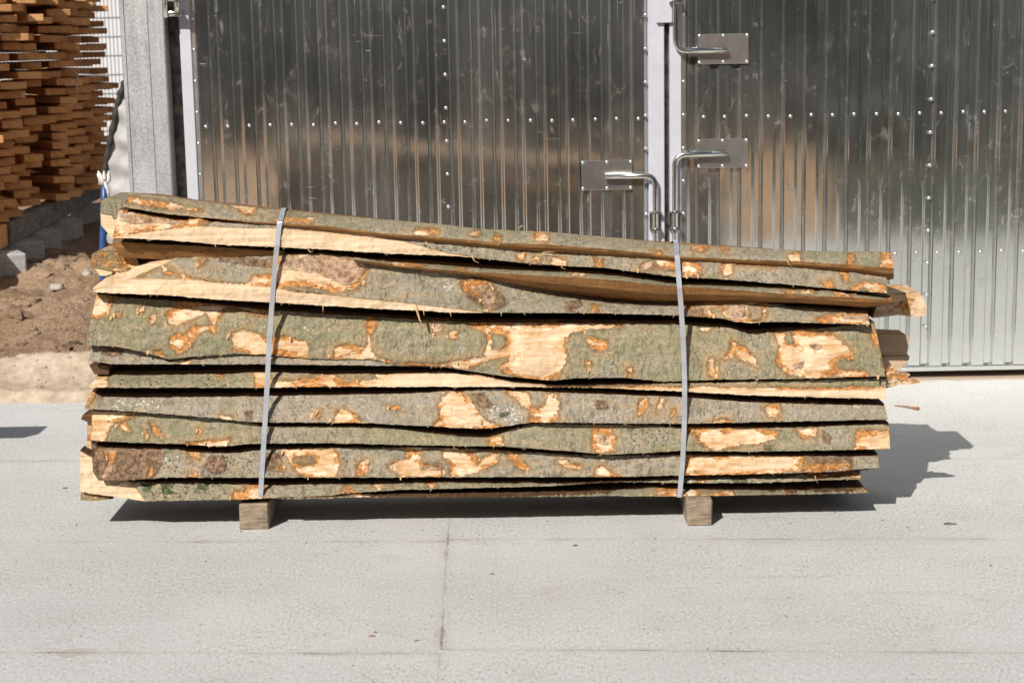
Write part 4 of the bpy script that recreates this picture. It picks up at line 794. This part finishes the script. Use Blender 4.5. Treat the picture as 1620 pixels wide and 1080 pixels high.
    for j in range(m-1):
        a = j*nx; c = (j+1)*nx; i = np.arange(nx-1)
        F += list(np.stack([a+i, c+i, c+i+1, a+i+1], 1)[:, ::-1])
    if b['U'] is None: last = (m-1)*nx
    else: last = (m-1)*nx
    nV = len(V); lc = P[:, 0]; rc = P[:, -1]
    # end caps follow the wane profile
    V = np.concatenate([V, lc, rc]); nl_ = len(lc)
    F.append([nV+j for j in range(nl_)]+([6*nx, 5*nx] if b['U'] is not None else [])+[4*nx]+[(3)*nx, 2*nx, 1*nx])
    F.append([nV+nl_+j for j in range(nl_)][::-1]+[1*nx+nx-1, 2*nx+nx-1, 3*nx+nx-1, 4*nx+nx-1]+([5*nx+nx-1, 6*nx+nx-1] if b['U'] is not None else []))
    b['n'] = None
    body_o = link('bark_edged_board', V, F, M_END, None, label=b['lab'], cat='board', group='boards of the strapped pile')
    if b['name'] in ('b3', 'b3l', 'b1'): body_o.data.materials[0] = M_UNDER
    b['obj'] = body_o; b['P'] = P; b['X'] = X; b['Yp'] = Yp; b['und'] = und
    if b['M'] is not None:
        # bark above, clean sawn edge below as a mesh of its own
        cell = (Yp[:-1, :-1]+Yp[1:, 1:])/2 > ev(b['M'], (X[:-1, :-1]+X[1:, 1:])/2)-5
        fa = quads[~cell].reshape(-1, 4); fb = quads[cell].reshape(-1, 4)
        for nm, ff in (('bark', fa), ('sawn_edge', fb)):
            u, inv = np.unique(ff.ravel(), return_inverse=True)
            link(nm, P.reshape(-1, 3)[u], inv.reshape(-1, 4), M_BARK, body_o, True, attrs={n: q.ravel()[u] for n, q in attrs.items()})
    else:
        link('bark', P.reshape(-1, 3), quads.reshape(-1, 4), M_BARK, body_o, True, attrs={n: q.ravel() for n, q in attrs.items()})
# loose fibres along the sawn edges
def fibre(px, py, pts, r=.0016, name='b4', mat=None):
    b = BD[name]; D = float(front_depth(b, np.array(float(px))))-.004; q = [at(px+dx, py+dy, YP+D-k*.002) for k, (dx, dy) in enumerate(pts)]
    MB().tube(q, [r*(1-.6*i/(len(q)-1)) for i in range(len(q))], 5).build('splinter', mat or M_CHIP, b['obj'], True)
fibre(656, 482, [(0, 0), (4, 10), (8, 24), (11, 29)], .005)
for px, py, pts, nm in ((674, 342+40, [(0, 0), (1, 5), (5, 8)], 'b1'), (1246, 412, [(0, 0), (2, 6), (7, 9)], 'b1'), (746, 405, [(0, 0), (5, 8), (12, 11)], 'b2'), (889, 418, [(0, 0), (-1, 5), (6, 8)], 'b2'), (511, 484, [(0, 0), (0, 10)], 'b4'), (670, 492, [(0, 0), (1, 7)], 'b4'), (712, 494, [(0, 0), (2, 7)], 'b4'), (1370, 513, [(0, 0), (4, 5)], 'b4'),
                        (340, 387, [(0, 0), (2, 4)], 'b2'), (487, 394, [(0, 0), (4, 5), (8, 3)], 'b2'), (793, 494, [(0, 0), (0, 6)], 'b4'), (683, 577, [(0, 0), (-1, 6)], 'b5'), (320, 575, [(0, 0), (3, 4)], 'b5b'), (681, 771, [(0, 0), (2, 3), (-1, 6)], 'b10'), (1289, 752, [(0, 0), (2, 6), (5, 12)], 'b10'), (784, 380, [(0, 0), (5, -4), (7, 3), (2, 8)], 'b1'), (820, 363, [(0, 0), (5, -6), (9, -4)], 'b1'), (858, 400, [(0, 0), (10, -2), (20, -1)], 'b2')): fibre(px, py, pts, .0018, nm)
for k in range(70):
    nm = random.choice(['b2', 'b4', 'b5', 'b6', 'b7', 'b8', 'b9', 'b10']); b = BD[nm]; px = random.uniform(min(b['xl'])+40, max(b['xr'])-20); py = float(ev(b['B'], px))-1
    fibre(px, py, [(0, 0), (random.uniform(-2, 3), random.uniform(1, 3)), (random.uniform(-4, 5), random.uniform(2, 5))], .0012, nm)
def flake(b, px, py, w_, h_):
    col = int(np.argmin(np.abs(b['X'][0]-px))); yc = b['Yp'][:, col]; j = int(np.argmin(np.abs(yc-py)))
    c = b['P'][j, col]+np.array([0, -.002, 0]); a = random.uniform(-.5, .5); out = []; n = 5
    ux = np.array([math.cos(a), 0, math.sin(a)]); uz = np.array([-math.sin(a), 0, math.cos(a)])
    for k in range(n):
        s = k/(n-1); ww = w_*(1-.55*s)*random.uniform(.8, 1.1); q = c-uz*h_*s+np.array([0, -.009*s*s*(h_/.015), 0])
        out += [q-ux*ww/2, q+ux*ww/2]
    return out, [(2*k, 2*k+1, 2*k+3, 2*k+2) for k in range(n-1)]
for nm in ('b2', 'b4', 'b5', 'b6', 'b7', 'b8', 'b9', 'b10'):
    b = BD[nm]; polys = [q for kd, q in b['patches'] if kd == 'peel']; mb = MB()
    for q in polys:
        q = np.array(q, float).reshape(-1, 2); 
        for i in range(len(q)):
            if random.random() < .3:
                s = random.random(); e = q[i]*(1-s)+q[(i+1) % len(q)]*s; T_ = float(ev(b['T'], e[0])); B_ = float(ev(b['B'], e[0]))
                if T_+3 < e[1] < B_-3 and min(b['xl'])+8 < e[0] < max(b['xr'])-8: MB().add(*flake(b, e[0]+random.uniform(-2, 2), e[1], random.uniform(.005, .014), random.uniform(.006, .016))).build('bark_flake', M_CHIP, b['obj'], True)
# ragged splinter tongue at the right end of the narrow board
def slab(name, poly, D, thick, mat, lab, top=None, parent=None, bark=None, tone=.2, peel=-25, skew=(0, 0, 0), **k):
    poly = np.array(poly, float).reshape(-1, 2); q = at(poly[:, 0], poly[:, 1], YP+D); n = len(q)
    if np.cross(np.roll(poly, -1, 0)-poly, np.roll(poly, -2, 0)-np.roll(poly, -1, 0)).sum() > 0: pass
    v = np.concatenate([q, q+np.array([0, thick, 0])+np.array(skew)]); f = [list(range(n)), list(range(2*n-1, n-1, -1))]+[[i, (i+1) % n, (i+1) % n+n, i+n][::-1] for i in range(n)]
    at_ = None
    if mat is M_BARK: at_ = {'peel': np.full(2*n, float(peel)), 'sawn': np.full(2*n, -25.0), 'tone': np.full(2*n, tone), 'lichen': np.zeros(2*n)+.1, 'pits': np.zeros(2*n)+k.pop('pits', .0), 'brown': np.zeros(2*n)+k.pop('brown', 0.), 'moss': np.zeros(2*n)}
    return link(name, v, f, mat, parent, False, attrs=at_, label=lab, **k)
kw = dict(cat='board', group='boards of the strapped pile')
slab('split_end', [1395,600, 1404,588, 1412,579, 1417,588, 1430,590, 1440,592, 1437,597, 1456,605, 1438,608, 1422,608, 1410,612, 1395,616], .03, .03, M_BARK, None, parent=BD['b6']['obj'], tone=.2, peel=1.5)
slab('bark_edged_board', [160,318, 166,314, 200,316, 212,330, 204,345, 178,345, 178,340, 159,337], .20, .25, M_BARK, 'short board set back at the upper left end, bark with a dark knot hole', pits=.25, tone=.3, **kw)
slab('bark_edged_board', [159,336, 206,344, 206,372, 178,378, 160,356], .205, .25, M_SAWN, 'pale brown board end tucked under the knot-holed piece at the upper left', **kw)
slab('bark_edged_board', [146,402, 152,398, 180,399, 215,404, 222,428, 200,432, 175,428, 144,422], .10, .3, M_BARK, 'short board sticking out at the left above the pointed tip, pale end', tone=.35, peel=-.5, **kw)
slab('bark_edged_board', [146,422, 200,430, 196,437, 158,436, 152,427], .105, .3, M_SAWN, 'thin sawn board just under the short protruding piece at the left', **kw)
slab('bark_edged_board', [1395,465, 1456,464, 1466,483, 1464,500, 1444,501, 1422,498, 1380,503], .24, .22, M_BARK, 'pale stripped board sticking far out at the right end of the pile', peel=9, tone=.4, **kw)
slab('bark_edged_board', [1390,529, 1435,531, 1439,538, 1434,564, 1390,562], .26, .12, M_TAN, 'brown slab end sticking out at the right beside the widest board', **kw)
slab('bark_edged_board', [1390,564, 1439,563, 1438,569, 1424,585, 1390,586], .255, .12, M_TAN, 'lower of the two brown slab ends at the right beside the widest board', **kw)
slab('bark_edged_board', [1378,736, 1381,735, 1382,741, 1340,748, 1300,750], .03, .2, M_END, 'sliver of reddish board under the second lowest board at the right', **kw)
slab('bark_edged_board', [128,778, 168,783, 178,789, 150,792, 127,791], .03, .3, M_BARK, 'short low board with an orange tip under the pale wedge at the left', peel=-1, tone=.2, **kw)
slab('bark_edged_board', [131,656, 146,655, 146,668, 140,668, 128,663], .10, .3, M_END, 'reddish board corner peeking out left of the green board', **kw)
slab('bark_edged_board', [138,668, 147,668, 147,714, 134,714, 130,709, 138,700], .13, .3, M_BARK, 'stepped pale board ends at the left behind the green board', peel=8, **kw)
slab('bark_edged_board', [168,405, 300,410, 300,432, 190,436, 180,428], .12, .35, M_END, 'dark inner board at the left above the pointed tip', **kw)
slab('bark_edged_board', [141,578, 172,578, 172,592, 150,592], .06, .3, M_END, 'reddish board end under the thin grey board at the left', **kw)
# inner boards that fill the core of the pile so no light passes through
for (xa_, ya_, xb2, yb3, D, th, lab) in ((215, 352, 1395, 420, .26, .2, 'filler board added against light, hidden below the topmost board'), (230, 392, 1370, 455, .28, .2, 'filler board added against light, seen only through the gap over the fourth board'), (170, 470, 1375, 520, .28, .2, 'filler board added against light in the gap over the widest board'), (175, 575, 1385, 596, .26, .2, 'filler board added against light in the gap under the widest board'), (160, 612, 1385, 630, .26, .2, 'filler board added against light in the gap over the lichen-flecked board'), (160, 660, 1390, 684, .26, .2, 'filler board added against light in the gap over the green board'), (165, 700, 1375, 722, .26, .2, 'filler board added against light in the gap over the brown blotched board'), (215, 752, 1350, 772, .26, .2, 'filler board added against light in the gap over the bottom board')):
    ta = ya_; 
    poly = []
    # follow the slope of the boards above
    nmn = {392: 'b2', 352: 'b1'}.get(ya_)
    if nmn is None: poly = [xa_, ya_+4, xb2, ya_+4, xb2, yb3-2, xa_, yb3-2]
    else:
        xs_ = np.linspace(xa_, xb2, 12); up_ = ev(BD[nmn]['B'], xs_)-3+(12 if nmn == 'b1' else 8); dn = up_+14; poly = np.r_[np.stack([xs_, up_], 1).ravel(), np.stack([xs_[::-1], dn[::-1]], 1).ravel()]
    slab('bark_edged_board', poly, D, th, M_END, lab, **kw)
# bearers
for (x0_, x1_, yb4, lab) in ((379, 425, 838, 'left wooden bearer block under the pile'), (1087, 1127, 832, 'right wooden bearer block under the pile')):
    g0 = gnd(x0_, yb4); g1 = gnd(x1_, yb4); hgt = .088
    MB().box((g0[0], g0[1], 0.0), (g1[0], g0[1]+.56, hgt), jit=.0018, c=.004).build('wooden_bearer', M_BEARER, None, label=lab, cat='block', group='bearers under the strapped pile')
# steel straps round the pile
def strap(pts, lab):
    """pts: photo points of the strap on the front; depth follows the most prominent board edges"""
    pts = np.array(pts, float).reshape(-1, 2); n = 120; yy = np.linspace(pts[0, 1], pts[-1, 1], n); xx = np.interp(yy, pts[:, 1], pts[:, 0])
    dep = np.full(n, .3)
    for b in BOARDS:
        for i, (x, y) in enumerate(zip(xx, yy)):
            if min(b['xl']) < x < max(b['xr']):
                c = int(np.argmin(np.abs(b['X'][0]-x))); col = b['Yp'][:, c]
                if col[0] <= y <= col[-1]+2:
                    j = int(np.argmin(np.abs(col-y))); dep[i] = min(dep[i], b['P'][j, c, 1]-YP)
    # taut band: lower convex hull of the depth
    hull = []
    for i in range(n):
        while len(hull) > 1:
            (a, c), (e, g) = hull[-2], hull[-1]
            if (c-g)*(i-e) <= (g-dep[i])*(e-a)+1e-12: break
            hull.pop()
        hull.append((i, dep[i]))
    # the test above keeps minima; rebuild robustly
    H_ = []
    for i in range(n):
        H_.append((i, dep[i]))
        while len(H_) >= 3:
            (x0, y0), (x1, y1), (x2, y2) = H_[-3:]
            if (y1-y0)*(x2-x0) >= (y2-y0)*(x1-x0): H_.pop(-2)
            else: break
    dd = np.interp(np.arange(n), [h[0] for h in H_], [h[1] for h in H_])-.0035
    C = [at(x, y, YP+d) for x, y, d in zip(xx, yy, dd)]
    t0, b0 = C[0], C[-1]; ztop = t0[2]+.012
    loop = C+[b0+(0, .012, -.004), b0+(0, .03, -.0055), b0+(0.0, .53, -.005), np.array([t0[0], YP+.53, t0[2]-.1])]
    loop += [np.array([t0[0], YP+.47, ztop-.085]), np.array([t0[0], t0[1]+.04, ztop-.002]), np.array([t0[0], t0[1]+.015, t0[2]+.006])]
    wv_ = .0080; v = []; 
    N_ = len(loop); L = np.array(loop)
    for i in range(N_):
        tg_ = L[(i+1) % N_]-L[i-1]; tg_ /= np.linalg.norm(tg_); sd_ = np.array([1.0, 0, 0])-tg_[0]*tg_; sd_ /= np.linalg.norm(sd_); nn_ = np.cross(tg_, sd_)
        for a, c in ((-1, -.0005), (1, -.0005), (1, .0005), (-1, .0005)): v.append(L[i]+sd_*a*wv_+nn_*c)
    f = []
    for i in range(N_):
        for j in range(4):
            a, c = i*4+j, i*4+(j+1) % 4; e = (i+1) % N_*4; f.append((a, c, e+(j+1) % 4, e+j))
    return link('steel_strap', v, f, M_STRAP, None, False, label=lab, cat='strap', group='steel straps round the pile')
strap([447,336, 441,360, 436,410, 432,455, 426,540, 421,640, 416,720, 412,785], 'left steel strap pulled tight round the pile, leaning over the bearer')
strap([1070,387, 1073,430, 1077,480, 1081,540, 1083,600, 1083,660, 1080,730, 1075,786], 'right steel strap pulled tight round the pile')
# neighbouring bundle just left of the picture: throws the small shadow on the slabs
bx_ = -2.44
for i in range(7):
    z = .12+i*.105; xe = bx_-[1.2, 1.2, 1.2, 1.2, 1.1, .22, .0][i]
    m = MB(); m.box((xe-2.4, YP+.58+random.uniform(-.01, .02), z), (xe, YP+.74, z+.075), c=.012, jit=.004)
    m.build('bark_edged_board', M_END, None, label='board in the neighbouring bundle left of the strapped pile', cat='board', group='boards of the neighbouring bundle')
for x in (-4.2, -2.9): MB().box((x, YP+.3, 0), (x+.09, YP+.62, .118), c=.004).build('wooden_bearer', M_BEARER, None, label='bearer block under the neighbouring bundle', cat='block', group='bearers under the neighbouring bundle')
